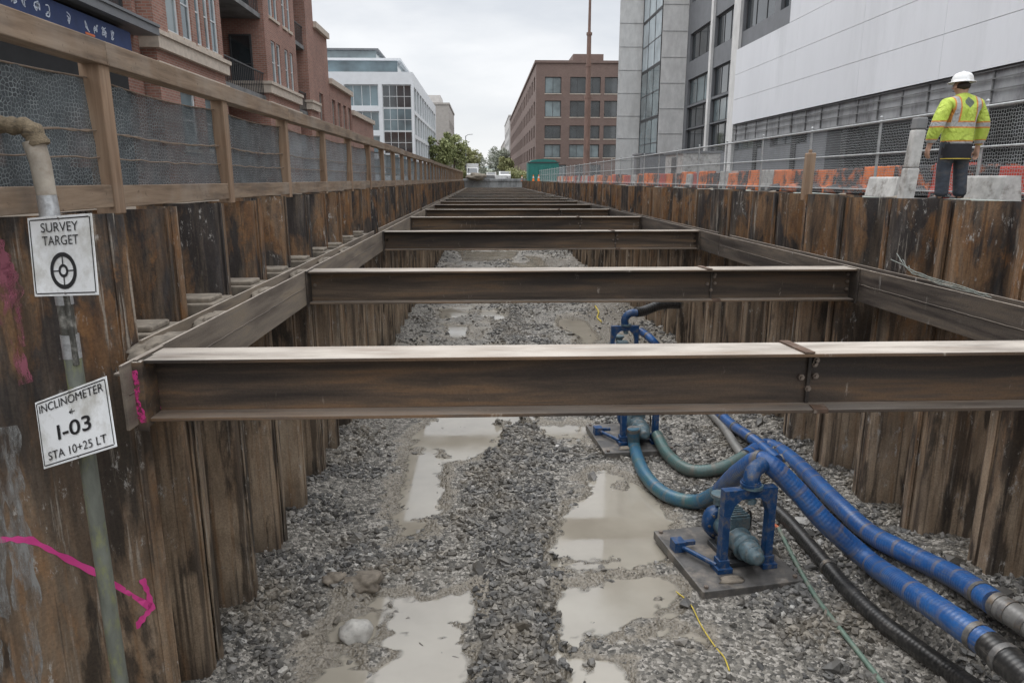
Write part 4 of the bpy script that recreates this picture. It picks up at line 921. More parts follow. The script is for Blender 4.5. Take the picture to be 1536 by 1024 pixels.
# person's own frame: +y is the way the person faces (away from the camera), x to the right
def hand(sx,wx,wy,wz,root):
    out=[]; 
    for k in range(4):
        bx=wx+sx*.004; by=wy+(-.027+.019*k); l=[.068,.076,.07,.056][k]
        out.append([root,(f'{sx}f{k}a',(bx,by,wz-.085),.0105),(f'{sx}f{k}b',(bx-sx*.008,by+.002,wz-.085-l*.55),.0095),(f'{sx}f{k}c',(bx-sx*.026,by+.004,wz-.085-l*.95),.008)])
    out.append([root,(f'{sx}ta',(wx-sx*.012,wy+.044,wz-.055),.0115),(f'{sx}tb',(wx-sx*.022,wy+.058,wz-.092),.010),(f'{sx}tc',(wx-sx*.028,wy+.058,wz-.118),.008)])
    return out
LH=(-.345,.05,.755); RH=(.345,.045,.74)
body=[[('pel',(0,0,.90),(.15,.11)),('wai',(0,.0,1.05),(.14,.10)),('che',(0,-.01,1.26),(.165,.115)),('nec0',(0,.0,1.41),(.075,.07)),('nec',(-.005,.015,1.47),(.055,.058)),('hd0',(-.01,.03,1.535),(.068,.082)),('hd1',(-.012,.03,1.60),(.078,.098)),('hd2',(-.012,.025,1.66),(.06,.075))],
 ['hd0',('nose0',(-.045,.118,1.555),(.02,.016)),('nose1',(-.052,.135,1.55),(.010,.010))],
 ['che',('ls',(-.175,-.01,1.36),.065),('le',(-.31,-.03,1.06),.047),('lw',(LH[0]+.005,LH[1]-.01,LH[2]+.03),.030),('lp',(LH[0],LH[1],LH[2]-.05),(.018,.038))],
 ['che',('rs',(.175,-.01,1.36),.065),('re',(.31,-.035,1.055),.047),('rw',(RH[0]-.005,RH[1]-.01,RH[2]+.03),.030),('rp',(RH[0],RH[1],RH[2]-.05),(.018,.038))],
 ['pel',('lh',(-.10,0,.82),.095),('lk',(-.115,.02,.47),.060),('la',(-.125,-.01,.10),.042),('lf',(-.14,.10,.045),(.04,.03))],
 ['pel',('rh',(.10,0,.82),.095),('rk',(.125,.015,.47),.060),('ra',(.135,-.015,.10),.042),('rf',(.16,.09,.045),(.04,.03))]]
body+=hand(-1,LH[0],LH[1],LH[2],'lp')+hand(1,RH[0],RH[1],RH[2],'rp')
pp=skin_obj('person',*chain(body),M['skin'],None,2); pp.location=WL; pp.rotation_euler.z=WR; pp.scale=(1.14,1.1,1.0)
tag(pp,'person seen from behind in a yellow high visibility jacket and white hard hat','person')
tr=[[('pel',(0,0,.90),(.168,.125)),('w',(0,0,.99),(.165,.12))],
 ['pel',('lh',(-.095,0,.80),(.108,.115)),('lk',(-.115,.02,.47),(.085,.088)),('ls',(-.12,.0,.25),(.078,.085)),('la',(-.125,-.01,.07),(.078,.09))],
 ['pel',('rh',(.095,0,.80),(.108,.115)),('rk',(.122,.015,.47),(.085,.088)),('rs',(.13,.0,.25),(.078,.085)),('ra',(.135,-.015,.07),(.078,.09))]]
skin_obj('trousers',*chain(tr),M['trouser'],pp)
def jacket_mat():
    t=NT('yellow_safety_jacket'); p=t.pos(True); x=t.xyz(p); ax=t.math('ABSOLUTE',x[0])
    n=t.noise(t.scale(p,(7,7,4)),1,5,.6)
    col=t.ramp(n,[(.3,(.40,.52,.055)),(.7,(.58,.70,.13))])
    def band(v,c,h): return t.math('LESS_THAN',t.math('ABSOLUTE',t.math('SUBTRACT',v,c)),h)
    def both(a,b): return t.math('MULTIPLY',a,b)
    wob=t.math('ADD',x[2],t.math('MULTIPLY',t.math('SUBTRACT',t.noise(p,5,2),.5),.02))
    torso=t.math('LESS_THAN',ax,.232); arm=t.math('SUBTRACT',1.0,torso)
    up=t.math('GREATER_THAN',x[2],1.08)
    ors=[both(band(wob,1.055,.047),torso),both(band(wob,.80,.043),torso),both(both(band(ax,.145,.045),up),torso),both(band(wob,1.06,.047),arm),both(band(wob,.83,.035),arm)]
    sil=[both(band(wob,1.055,.028),torso),both(band(wob,.80,.026),torso),both(both(band(ax,.145,.026),up),torso),both(band(wob,1.06,.028),arm),both(band(wob,.83,.022),arm)]
    for o_ in ors: col=t.mix(o_,col,(.62,.25,.06))
    for s_ in sil: col=t.mix(s_,col,(.42,.42,.41))
    hood=both(both(t.math('LESS_THAN',ax,.06),t.math('SUBTRACT',1.0,t.math('GREATER_THAN',t.math('ADD',t.math('ABSOLUTE',t.math('SUBTRACT',x[2],1.345)),ax),.075))),t.math('LESS_THAN',x[1],0)); col=t.mix(hood,col,(.14,.17,.13))
    w2=t.noise(t.scale(p,(8,8,6)),1,4,.55,1.6); col=t.mix(.5,col,t.ramp(t.noise(t.scale(p,(6,6,3)),1,5,.6),[(.3,.6),(.6,1.0)]),'MULTIPLY')
    return t.done(col,.8,w2,1.0,.06)
M['jacket']=jacket_mat()
jk=[[('b',(0,0,.715),(.205,.16)),('b2',(0,0,.88),(.212,.165)),('w',(0,0,1.02),(.205,.155)),('c',(0,-.015,1.22),(.215,.155)),('s',(0,-.01,1.36),(.165,.12)),('n',(-.003,.005,1.44),(.09,.085)),('n2',(-.004,.012,1.475),(.083,.085))],
 ['s',('ls',(-.20,-.01,1.33),(.092,.096)),('lu',(-.27,-.02,1.20),.090),('le',(-.315,-.03,1.06),(.085,.088)),('lc',(-.338,.015,.89),(.072,.074)),('lw',(LH[0],LH[1]-.01,LH[2]+.035),(.052,.056))],
 ['s',('rs',(.20,-.01,1.33),(.092,.096)),('ru',(.27,-.02,1.20),.090),('re',(.315,-.035,1.055),(.085,.088)),('rc',(.338,.01,.885),(.072,.074)),('rw',(RH[0],RH[1]-.01,RH[2]+.035),(.052,.056))]]
skin_obj('jacket',*chain(jk),M['jacket'],pp)
hm=[[('a',(0,0,.86),(.195,.15)),('b',(0,0,.92),(.2,.152))]]
mb=MB(); mb.tube([(0,0,.60),(0,0,.68),(0,0,.80)],[.192,.197,.19],24); o=mb.build('jacket_hem',M['navy'],pp); o.scale=(1,.78,1)
mb=MB(); mb.tube([(0,0,.594),(0,0,.604)],[.196,.196],24); o=mb.build('hem_piping',M['yellow'],pp); o.scale=(1,.78,1)
for s_,fx,fy in ((-1,-.132,-.005),(1,.145,-.01)):
    skin_obj('boot',[(fx,fy-.05,.05),(fx+s_*.008,fy+.06,.048),(fx+s_*.02,fy+.17,.04),(fx,fy,.13)],[(0,1),(1,2),(0,3)],[(.05,.05),(.05,.045),(.045,.035),(.052,.055)],M['boot'],pp)
mb=MB(); hc=(-.012,.025); prof=[(.150,1.615),(.152,1.622),(.124,1.634),(.119,1.66),(.108,1.70),(.085,1.735),(.05,1.752),(.0,1.757)]
n_=28; vs=[];fs=[]
for (r_,z) in prof:
    for j in range(n_): 
        a=2*PI*j/n_; vs.append((hc[0]+r_*math.cos(a)*.93,hc[1]+r_*math.sin(a)*1.1+(.02*max(0,math.sin(a)) if r_>.14 else 0),z-(.012*abs(math.sin(a))*0)))
for i in range(len(prof)-1):
    for j in range(n_): fs.append((i*n_+j,i*n_+(j+1)%n_,(i+1)*n_+(j+1)%n_,(i+1)*n_+j))
mb.add(vs,fs,0,True); mb.tube([(hc[0],hc[1]-.105,1.655),(hc[0],hc[1]-.05,1.735),(hc[0],hc[1],1.757),(hc[0],hc[1]+.07,1.735),(hc[0],hc[1]+.11,1.68)],.014,8)
hat=mb.build('hard_hat',M['helmet'],pp); m_=hat.modifiers.new('s','SOLIDIFY'); m_.thickness=.004
mb=MB(); mb.ball((-.012,.005,1.575),.088,2,0,.1,(.95,1.02,.75)); mb.build('hair',M['hair'],pp)
for x_ in (-.055,.01):
    mb=MB(); mb.ball((x_,.113,1.585),.011,1); mb.build('eye',M['eye'],pp)
mb=MB(); mb.box(-.055,.0,.108,.116,1.508,1.515); mb.build('mouth',M['eye'],pp)
for s_ in (-1,1):
    mb=MB(); mb.ball((-.012+s_*.083,.025,1.565),.026,2,0,0,(.4,.8,1.25)); mb.build('ear',M['skin'],pp)
# ------------------------------------------------------------------ buildings
UX,UY,UZ=Vector((1,0,0)),Vector((0,1,0)),Vector((0,0,1))
def facade(mb,o,u,W,H,wins,n,depth=.22,m=0):
    o=Vector(o); us=sorted({0,W,*[q for w in wins for q in (w[0],w[2])]}); vs=sorted({0,H,*[q for w in wins for q in (w[1],w[3])]})
    us=[a for i,a in enumerate(us) if 0<=a<=W and (i==0 or a-us[i-1]>1e-6)]; vs=[a for i,a in enumerate(vs) if 0<=a<=H and (i==0 or a-vs[i-1]>1e-6)]
    P=lambda a,b,d=0: o+u*a+UZ*b-n*d
    flip=u.cross(UZ).dot(n)<0
    def q(a,b,c,d): mb.quad(*( (a,d,c,b) if flip else (a,b,c,d)),m)
    for i in range(len(us)-1):
        # merge vertically where no window interrupts
        run=None
        for j in range(len(vs)):
            inside = j<len(vs)-1 and any(w[0]<=us[i]+1e-6 and us[i+1]<=w[2]+1e-6 and w[1]<=vs[j]+1e-6 and vs[j+1]<=w[3]+1e-6 for w in wins)
            if j==len(vs)-1 or inside:
                if run is not None: q(P(us[i],run),P(us[i+1],run),P(us[i+1],vs[j]),P(us[i],vs[j])); run=None
            elif run is None: run=vs[j]
    for (a,b,c,d) in wins:
        q(P(a,b),P(c,b),P(c,b,depth),P(a,b,depth)); q(P(a,d,depth),P(c,d,depth),P(c,d),P(a,d))
        q(P(a,b),P(a,b,depth),P(a,d,depth),P(a,d)); q(P(c,b,depth),P(c,b),P(c,d),P(c,d,depth))
def window(par,o,u,n,w,depth=.2,nx=1,ny=1,fm=None,gm=None,fw=.06,sill=None,off=0):
    o=Vector(o); a,b,c,d=w; W,H=c-a,d-b; B=o+u*a+UZ*b-n*(depth-.07); mb=MB(); ft=.06
    mb.obox(B,u*fw,UZ*H,-n*ft); mb.obox(B+u*(W-fw),u*fw,UZ*H,-n*ft); mb.obox(B+u*fw,u*(W-2*fw),UZ*fw,-n*ft); mb.obox(B+u*fw+UZ*(H-fw),u*(W-2*fw),UZ*fw,-n*ft)
    bw=fw*.6
    for i in range(1,nx): mb.obox(B+u*(W*i/nx-bw/2)+UZ*fw-n*.006,u*bw,UZ*(H-2*fw),-n*(ft-.012))
    for j in range(1,ny): mb.obox(B+u*fw+UZ*(H*j/ny-bw/2)-n*.010,u*(W-2*fw),UZ*bw,-n*(ft-.02))
    f=mb.build('window',fm,par)
    mb=MB(); mb.obox(B-n*.035,u*W,UZ*H,-n*.02); mb.build('pane',gm,f)
    if sill is not None:
        mb=MB(); mb.obox(o+u*(a-.06)+UZ*(b-.12)+n*.06,u*(W+.12),UZ*.115,-n*.058); mb.build('sill',sill,f)
    return f
def box_walls(mb,x0,x1,y0,y1,z0,z1,skip=(),m=0):
    if 'x0' not in skip: mb.quad((x0,y1,z0),(x0,y0,z0),(x0,y0,z1),(x0,y1,z1),m)
    if 'x1' not in skip: mb.quad((x1,y0,z0),(x1,y1,z0),(x1,y1,z1),(x1,y0,z1),m)
    if 'y0' not in skip: mb.quad((x0,y0,z0),(x1,y0,z0),(x1,y0,z1),(x0,y0,z1),m)
    if 'y1' not in skip: mb.quad((x1,y1,z0),(x0,y1,z0),(x0,y1,z1),(x1,y1,z1),m)
    mb.quad((x0,y0,z1),(x1,y0,z1),(x1,y1,z1),(x0,y1,z1),m)
def bld(name,label,loc=(0,0,ZG)):
    r=empty(name,(loc[0],loc[1],ZG)); tag(r,label,'building'); 
    r['_']=0; del r['_']; return r
class Part:    # builds world-placed meshes under an Empty that stands elsewhere
    pass
def fixparent(root):
    inv=Matrix.Translation(root.location).inverted()
    for ch in root.children: ch.matrix_parent_inverse=inv
# --- left: red brick block with bays
BX=-9.0
r=bld('brick_building','tall red brick building with stone band and bays at the left, behind the timber fence',(BX-4,27,0))
HB=19.0; wl=MB()
def bay(y0,y1,xf,wins,depthx=5.5):
    W=y1-y0; rel=[(a-y0,b-ZG,c-y0,d-ZG) for a,b,c,d in wins]
    facade(wl,(xf,y0,ZG),UY,W,HB,rel,UX,.12)
    wl.quad((xf-depthx,y0,ZG),(xf,y0,ZG),(xf,y0,ZG+HB),(xf-depthx,y0,ZG+HB)); wl.quad((xf,y1,ZG),(xf-depthx,y1,ZG),(xf-depthx,y1,ZG+HB),(xf,y1,ZG+HB))
    wl.quad((xf-depthx,y0,ZG+HB),(xf,y0,ZG+HB),(xf,y1,ZG+HB),(xf-depthx,y1,ZG+HB))
    for i,w in enumerate(rel):
        window(r,(xf,y0,ZG),UY,UX,w,.12,1,2 if (w[3]-w[1])>1.6 else 1,M['frame_white'],M['glass_blue'] if i%3 else M['glass_green'],.07,M['stone'])
def rows(lst,zs): return [(a,z0,b,z1) for z0,z1 in zs for a,b in lst]
ZR=[(4.12,6.15),(7.3,9.4),(10.5,12.6),(13.7,15.8)]
w1=rows([(21.9,22.75),(22.95,23.7),(24.05,24.5),(24.75,25.2),(25.30,25.95)],ZR)+[(22.3,.9,23.4,2.6),(24.2,.9,25.6,2.6)]
bay(21.0,26.3,BX,w1)
w2=rows([(32.2,32.85),(33.0,33.6),(34.3,34.9),(35.2,35.75)],[(4.0,5.75),(6.7,8.6),(9.6,11.6),(12.6,14.6)])
bay(31.4,36.4,BX,w2)
bay(38.6,40.3,BX+.02,[])
# recesses with balconies
wl.quad((BX-1.7,26.3,ZG),(BX-1.7,31.4,ZG),(BX-1.7,31.4,ZG+HB),(BX-1.7,26.3,ZG+HB)); wl.quad((BX-1.4,36.4,ZG),(BX-1.4,38.6,ZG),(BX-1.4,38.6,ZG+HB),(BX-1.4,36.4,ZG+HB))
wl.build('wall',M['brick_red'],r)
for y0,y1,xb in ((26.3,31.4,BX-1.7),(36.4,38.6,BX-1.4)):
    for z in (3.2,6.4,9.6,12.8):
        mb=MB(); mb.box(xb+.01,BX-.12,y0+.02,y1-.02,z,z+.18); bal=mb.build('balcony',M['conc_dark'],r)
        mb=MB(); 
        mb.box(BX-.2,BX-.15,y0+.03,y1-.03,z+1.05,z+1.1)
        for k in range(int((y1-y0)/.22)): mb.box(BX-.19,BX-.165,y0+.1+k*.22,y0+.125+k*.22,z+.181,z+1.05)
        mb.build('railing',M['frame_dark'],bal)
        window(r,(xb,y0,z),UY,UX,(.5,.2,y1-y0-.5,2.6),.0,3,1,M['frame_dark'],M['glass_dark'],.07)
    # dark glazed doors on the return wall that faces the street end
    for z in (3.4,6.6,9.8): window(r,(BX-1.5,y1,z),UX,-UY,(.05,.1,.95,2.4),-.02,1,2,M['frame_dark'],M['glass_dark'],.07)
mb=MB()
for y0,y1 in ((20.88,26.4),(31.3,36.5),(38.5,40.4)):
    mb=MB(); mb.box(BX-1.6,BX+.14,y0,y1,3.52,3.86); mb.box(BX-1.62,BX+.20,y0-.06,y1+.06,3.862,3.98); mb.build('stone_band',M['stone'],r)
    mb=MB(); mb.box(BX-1.6,BX+.10,y0,y1,2.95,3.18); mb.build('stone_band',M['stone'],r)
fixparent(r)
# --- lower brick houses beyond
def low_house(y0,y1,h,label,xf=BX,wins=((.25,.55),)):
    r=bld('brick_house',label,(xf-3,(y0+y1)/2,0)); mb=MB(); L=y1-y0
    ws=[]; z=3.2
    while z+1.9<h:
        k=0.6
        while k+1.0<L: ws.append((k,z,k+.95,z+1.75)); k+=1.7
        z+=3.1
    facade(mb,(xf,y0,ZG),UY,L,h,ws,UX,.2); box_walls(mb,xf-8,xf,y0,y1,ZG,ZG+h,('x1',)); mb.build('wall',M['brick_red'],r)
    for w in ws: window(r,(xf,y0,ZG),UY,UX,w,.2,1,2,M['frame_pale'],M['glass_dark'],.06,M['stone'])
    mb=MB(); mb.box(xf-8.1,xf+.18,y0-.02,y1+.0,ZG+h+.002,ZG+h+.3); mb.box(xf-8.1,xf+.1,y0,y1-.02,ZG+h-.6,ZG+h-.4) if False else None; mb.build('cornice',M['stone'],r); fixparent(r)
low_house(40.32,43.6,8.15,'narrow red brick house with flat cornice beyond the tall brick building')
low_house(43.64,50.5,5.75,'low red brick house between the narrow brick house and the white building')
low_house(50.6,60,4.6,'lowest brick house before the white glass building')
# --- shop at the far left with the navy banner
r=bld('shop_building','dark grey shop front with canopy at the far left behind the fence',(-11,14,0)); mb=MB()
facade(mb,(-9.4,4,ZG),UY,16.9,8,[(1+3.2*k,.3,3.6+3.2*k,2.6) for k in range(5)]+[(9.5+2.6*k,4.6,11.5+2.6*k,6.3) for k in range(3)],UX,.3); box_walls(mb,-15,-9.4,4,20.9,ZG,ZG+8,('x1',)); mb.build('wall',M['brick_red'],r); mb=MB(); mb.box(-9.38,-9.15,4.1,19.5,1.7,3.7); mb.box(-9.38,-9.20,4.1,19.5,ZG,.25); mb.build('shopfront',M['void'],r)
for k in range(5): window(r,(-9.4,4,ZG),UY,UX,(1+3.2*k,.3,3.6+3.2*k,2.6),.3,2,1,M['frame_dark'],M['glass_dark'],.08)
for k in range(3): window(r,(-9.4,4,ZG),UY,UX,(9.5+2.6*k,4.6,11.5+2.6*k,6.3),.3,2,1,M['frame_dark'],M['glass_dark'],.08)
mb=MB(); mb.box(-9.4,-8.7,6,20.6,3.75,3.95); mb.box(-9.4,-8.66,6,20.6,3.952,4.02); mb.build('canopy',M['greyclad'],r); fixparent(r)
mb=MB(); mb.box(-8.98,-8.90,9.5,19.35,3.12,3.60); bn=mb.build('shop_banner',M['banner'],bev=.01); tag(bn,'navy blue shop banner with pale lettering above the timber fence','banner')
mb=MB(); y=13.2
while y<18.8:
    for s_ in range(rng.integers(2,4)):
        pts=[(-8.893,y+rng.uniform(0,.22),3.24+rng.uniform(0,.24)) for _ in range(4)]
        P=spline(pts,5)
        for a,b_ in zip(P[:-1],P[1:]):
            d=(b_-a); 
            if d.length<1e-4: continue
            q=Vector((0,-d.z,d.y)).normalized()*.013; mb.quad(a-q,b_-q,b_+q,a+q)
    y+=.36 if rng.random()>.2 else .75
mb.build('lettering',M['letter'],bn)
mb=MB(); mb.quad((-8.893,17.2,3.16),(-8.893,17.6,3.16),(-8.893,17.6,3.21),(-8.893,17.2,3.21)); mb.build('orange_stroke',M['orange_c'],bn)
# --- white glass office
r=bld('white_office','modern white office block with blue glass bay beyond the brick houses',(-13,95,0)); Y0=81.5; Y1=119; X0,X1=-24,-7.7; T=11.35
wf=[]; fl=[(8.1,10.4),(5.5,7.6),(3.0,5.0),(.7,2.5)]
for a,b_ in fl:
    for k in range(3): wf.append((.8+4.0*k,a,4.5+4.0*k,b_))
bayw=[(12.9,.6,16.1,10.4)]
mb=MB(); facade(mb,(X0,Y0,ZG),UX,X1-X0,T-ZG,wf+bayw,-UY,.35)
ws=[]
for a,b_ in [(7.8,10.3),(5.2,7.4),(2.7,4.8),(.5,2.3)]:
    k=1.2
    while k<Y1-Y0-3: ws.append((k,a,k+3.0,b_)); k+=3.5
facade(mb,(X1,Y0,ZG),UY,Y1-Y0,T-ZG,ws,UX,.3)
mb.quad((X0,Y0,T),(X1,Y0,T),(X1,Y1,T),(X0,Y1,T)); mb.quad((X0,Y1,ZG),(X0,Y0,ZG),(X0,Y0,T),(X0,Y1,T)); mb.quad((X1,Y1,ZG),(X0,Y1,ZG),(X0,Y1,T),(X1,Y1,T)); mb.build('wall',M['white_clad'],r)
for w in wf: window(r,(X0,Y0,ZG),UX,-UY,w,.3,4,1,M['frame_white'],M['glass_blue'],.10)
for (a,b_,c_,d) in bayw:
    for k in range(4): window(r,(X0,Y0,ZG),UX,-UY,(a,b_+k*2.45,c_,b_+k*2.45+2.43),.2,4,2,M['frame_white'],M['glass_dark'] if k%2 else M['glass_blue'],.08)
for w in ws: window(r,(X1,Y0,ZG),UY,UX,w,.2,3,1,M['frame_white'],M['glass_blue'],.09)
mb=MB(); mb.box(-24,-9.6,84,116,T+.004,T+1.5); mb.build('glass_storey',M['glass_blue'],r)
mb=MB(); mb.box(-24.3,-9.2,83.6,116.3,T+1.504,T+1.75); mb.build('roof_slab',M['white_clad'],r)
mb=MB(); mb.box(-24,-12.2,86,114,T+1.754,T+2.9); mb.build('penthouse_glass',M['glass_green'],r)
mb=MB(); mb.box(-24.3,-11.9,85.6,114.3,T+2.904,T+3.1); mb.build('penthouse_roof',M['greyclad'],r); fixparent(r)
# --- generic far blocks
def block(name,label,x0,x1,y0,y1,h,mat,face='y0',side=None,fh=3.1,wwid=1.6,gap=1.4,gm='glass_dark',zstart=1.2):
    r=bld(name,label,((x0+x1)/2,(y0+y1)/2,0)); mb=MB(); skip=['y0']; W=x1-x0
    def grid(L):
        out=[]; z=zstart
        while z+1.7<h-.5:
            k=gap*.8
            while k+wwid<L-.4: out.append((k,z,k+wwid,z+1.6)); k+=wwid+gap
            z+=fh
        return out
    ws=grid(W); facade(mb,(x0,y0,ZG),UX,W,h,ws,-UY,.25)
    sx=None
    if side:
        w2=grid(y1-y0); xs_=x1 if side=='x1' else x0; nn=UX if side=='x1' else -UX; facade(mb,(xs_,y0,ZG),UY,y1-y0,h,w2,nn,.25); skip.append(side)
    box_walls(mb,x0,x1,y0,y1,ZG,ZG+h,skip); mb.build('wall',mat,r)
    for w in ws: window(r,(x0,y0,ZG),UX,-UY,w,.25,2,1,M['frame_dark'],M[gm],.08)
    if side:
        for w in w2: window(r,(xs_,y0,ZG),UY,nn,w,.25,2,1,M['frame_dark'],M[gm],.08)
    mb=MB(); mb.box(x0-.15,x1+.15,y0-.15,y1+.15,ZG+h+.004,ZG+h+.4); mb.build('parapet',mat,r); return r
r=block('grey_apartment_block','pale grey apartment block above the trees beyond the white office',-15.5,-7.0,150,175,15.0,M['beige'],side='x1'); fixparent(r)
mb=MB(); mb.box(-12.5,-9,155,165,ZG+15.41,ZG+17.4); o=mb.build('roof_plant_room',M['pale'],r); fixparent(r)
# --- brown brick building on the right
r=bld('brown_brick_building','brown brick office building with flat roof at the right end of the street',(14,160,0)); x0,x1,y0,y1,h=7.75,26,108,212,16.4; mb=MB()
fw_=[]
for z0,z1 in ((12.2,14.5),(8.9,11.2),(5.8,7.7),(3.1,5.0)):
    for a,b_ in ((1.3,3.7),(5.0,9.5),(10.1,12.1),(12.6,17.6)): fw_.append((a,z0-ZG-.0,b_,z1-ZG))
fw_+= [(1.2,.5,4.6,2.4),(6.0,.5,9.8,2.4)]
facade(mb,(x0,y0,ZG),UX,x1-x0,h-ZG,fw_,-UY,.3)
sw=[]
for z0,z1 in ((12.9,14.9),(9.4,11.4),(6.1,7.9),(3.0,4.8)):
    k=2.5
    while k<98: sw.append((k,z0-ZG,k+2.6,z1-ZG)); k+=5.2
facade(mb,(x0,y0,ZG),UY,y1-y0,h-ZG,sw,-UX,.3); box_walls(mb,x0,x1,y0,y1,ZG,h,('x0','y0')); mb.build('wall',M['brick_brown'],r)
for i,w in enumerate(fw_): window(r,(x0,y0,ZG),UX,-UY,w,.3,max(1,int((w[2]-w[0])/1.1)),1,M['frame_dark'],M['glass_green'] if i in (0,4,12,16,13) else M['glass_dark'],.1,M['stone'])
for i,w in enumerate(sw): window(r,(x0,y0,ZG),UY,-UX,w,.3,2,1,M['frame_dark'],M['glass_dark'],.1)
mb=MB(); mb.box(x0-.2,x1+.2,y0-.2,y1+.2,h+.004,h+.35); mb.build('parapet',M['brick_brown'],r)
mb=MB(); mb.box(13.6,18.2,112,120,h+.352,h+1.9); mb.build('rooftop_penthouse',M['brick_brown'],r); fixparent(r)
r=block('pale_apartment_block','pale narrow apartment block just behind the brown brick building',7.6,22,218,262,18.5,M['pale'],side='x0',wwid=1.8); fixparent(r)
r=block('grey_far_building','grey building far down the right side of the street',7.9,22,270,330,14,M['beige'],side='x0',wwid=2.5,gap=2.5); fixparent(r)
# --- concrete tower with the glass strip and dark glass office
r=bld('concrete_tower','pale concrete tower with a tall glass strip at the right',(16,66,0)); HT=34
P=[(11.75,64.2),(13.83,64.2),(13.83,57.4),(15.8,57.4),(24,57.4),(24,80),(14.65,80)]
mb=MB()
for i in range(len(P)):
    a,b_=P[i],P[(i+1)%len(P)]
    if i in (1,): continue
    mb.quad((*a,ZG),(*b_,ZG),(*b_,HT),(*a,HT))
mb.add([(x,y,HT) for x,y in P],[tuple(range(len(P)))]); mb.build('wall',M['concrete'],r)
mb=MB()
for k in range(1,18):
    z=ZG+k*1.9; mb.box(11.80,13.80,64.17,64.198,z,z+.03); mb.box(13.86,15.77,57.37,57.398,z,z+.03)
mb.build('panel_joint',M['conc_mid'],r)
mb=MB(); mb.box(13.87,13.98,57.42,64.18,ZG,HT-.2); mb.build('glass_strip_backing',M['void'],r)
for k in range(8):
    window(r,(13.79,57.45,ZG+1.2+k*4.0),UY,-UX,(0,0,6.7,3.97),.06,3,2,M['frame_dark'],M['glass_sky'] if k>1 else M['glass_green'],.10)
fixparent(r)
r=bld('glass_office','dark glass office building between the concrete tower and the light panel wall',(20,48,0)); GX=15.82; y0,y1=33,57.38; mb=MB()
gw=[]
for z0,z1 in ((1.7,3.7),(3.78,5.35),(5.5,7.4),(8.7,10.7),(12.9,15.0),(17.1,19.2),(21.3,23.4),(25.5,27.6)):
    for a,b_ in ((35.0-33,39.6-33),(40.4-33,45.2-33),(46.6-33,50.6-33),(51.2-33,56.6-33)): gw.append((a,z0-ZG,b_,z1-ZG))
facade(mb,(GX,y0,ZG),UY,y1-y0,30,gw,-UX,.35); box_walls(mb,GX,26,y0,y1,ZG,ZG+30,('x0','y1')); mb.build('wall',M['greyclad'],r)
for i,w in enumerate(gw): window(r,(GX,y0,ZG),UY,-UX,w,.25,3,1,M['frame_dark'],M['glass_green'] if i%5==1 else M['glass_dark'],.10)
mb=MB()
for yy in (45.3,50.7): mb.box(GX-.18,GX-.005,yy,yy+.45 if yy>50 else yy+1.2,ZG,ZG+30)
mb.build('pilaster',M['concrete'],r); fixparent(r)
# --- light panel wall
r=bld('panel_building','large light grey panel clad wall above a dark street level at the right',(19,25,0)); WX=15.45
mb=MB(); mb.box(WX+.08,WX+8,4,44.9,3.3,7.62); mb.box(WX+.08,WX+8,4,37.4,7.63,16); mb.build('wall',M['joint'],r)
mb=MB(); zs=[3.28,4.72,6.18,7.64]; z2=[7.64,9.1,10.55,12.0,13.5,15,16.2]
yb=[44.95,41.0,36.3,30.0,24.6,19,13.5,8,4]
def panels(zs,yb):
    for z0,z1 in zip(zs[:-1],zs[1:]):
        for a,b_ in zip(yb[:-1],yb[1:]): mb.box(WX,WX+.07,b_+.006,a-.006,z0+.009,z1-.009)
panels(zs,yb); panels(z2,[37.4]+[q for q in yb if q<37]); mb.build('cladding_panel',M['panelw'],r)
mb=MB(); mb.box(WX+.15,WX+8,4,44.8,2.25,3.29); mb.build('concrete_band',M['conc_mid'],r)
mb=MB(); 
for k in range(26): mb.box(WX+.10,WX+.148,4.4+k*1.6,4.46+k*1.6,2.3,3.25)
for z in (2.62,2.95,3.2): mb.box(WX+.06,WX+.098,4,44.8,z,z+.035)
mb.build('service_rail',M['conc_dark'],r)
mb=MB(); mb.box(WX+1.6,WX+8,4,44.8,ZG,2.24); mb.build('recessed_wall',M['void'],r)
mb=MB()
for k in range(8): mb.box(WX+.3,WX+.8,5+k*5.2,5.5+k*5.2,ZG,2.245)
mb.build('column',M['void'],r)
fixparent(r)
# clutter behind the right barriers
for i,(y,l,h,mt,lb) in enumerate([(33.5,3.2,1.5,'whiteb','pale site cabin behind the chain link fence below the dark glass office'),(42,2.5,1.7,'greyclad','grey steel site container behind the chain link fence')]):
    r=empty('site_cabin',(10.2,y+l/2,ZG)); tag(r,lb,'site cabin'); mb=MB(); mb.box(-.9,.9,-l/2,l/2,.12,h); 
    mb.build('cabin_body',M[mt],r,bev=.03); mb=MB(); mb.box(-.98,.98,-l/2-.06,l/2+.06,h+.003,h+.1); mb.build('roof',M['greyclad'],r); mb=MB(); mb.box(-.93,-.902,-.5,.3,.2,h-.15); mb.build('door',M['frame_dark'],r); mb=MB(); mb.box(-.8,.8,-l/2+.1,l/2-.1,0,.118); mb.build('skid',M['darkmetal'],r)
# teal site tank at the end of the fence
r=empty('teal_site_shed',(8.2,99,ZG)); tag(r,'teal green site shed with rounded roof before the brown brick building','shed')
mb=MB(); prof=[(-2.1,0),(2.1,0),(2.1,2.5),(1.5,2.85),(0,3.0),(-1.5,2.85),(-2.1,2.5)]; mb.prism(prof,(0,0,0),(1,0,0),(0,0,1),(0,4,0)); mb.build('shed_body',M['teal'],r,bev=.04)
mb=MB()
for k in range(7): mb.box(-1.9+k*.62,-1.84+k*.62,-.05,-.002,.1,2.5)
mb.build('rib',M['teal'],r); mb=MB(); mb.box(-2.25,2.25,-.12,-.055,2.45,2.58); mb.build('eave',M['frame_dark'],r)
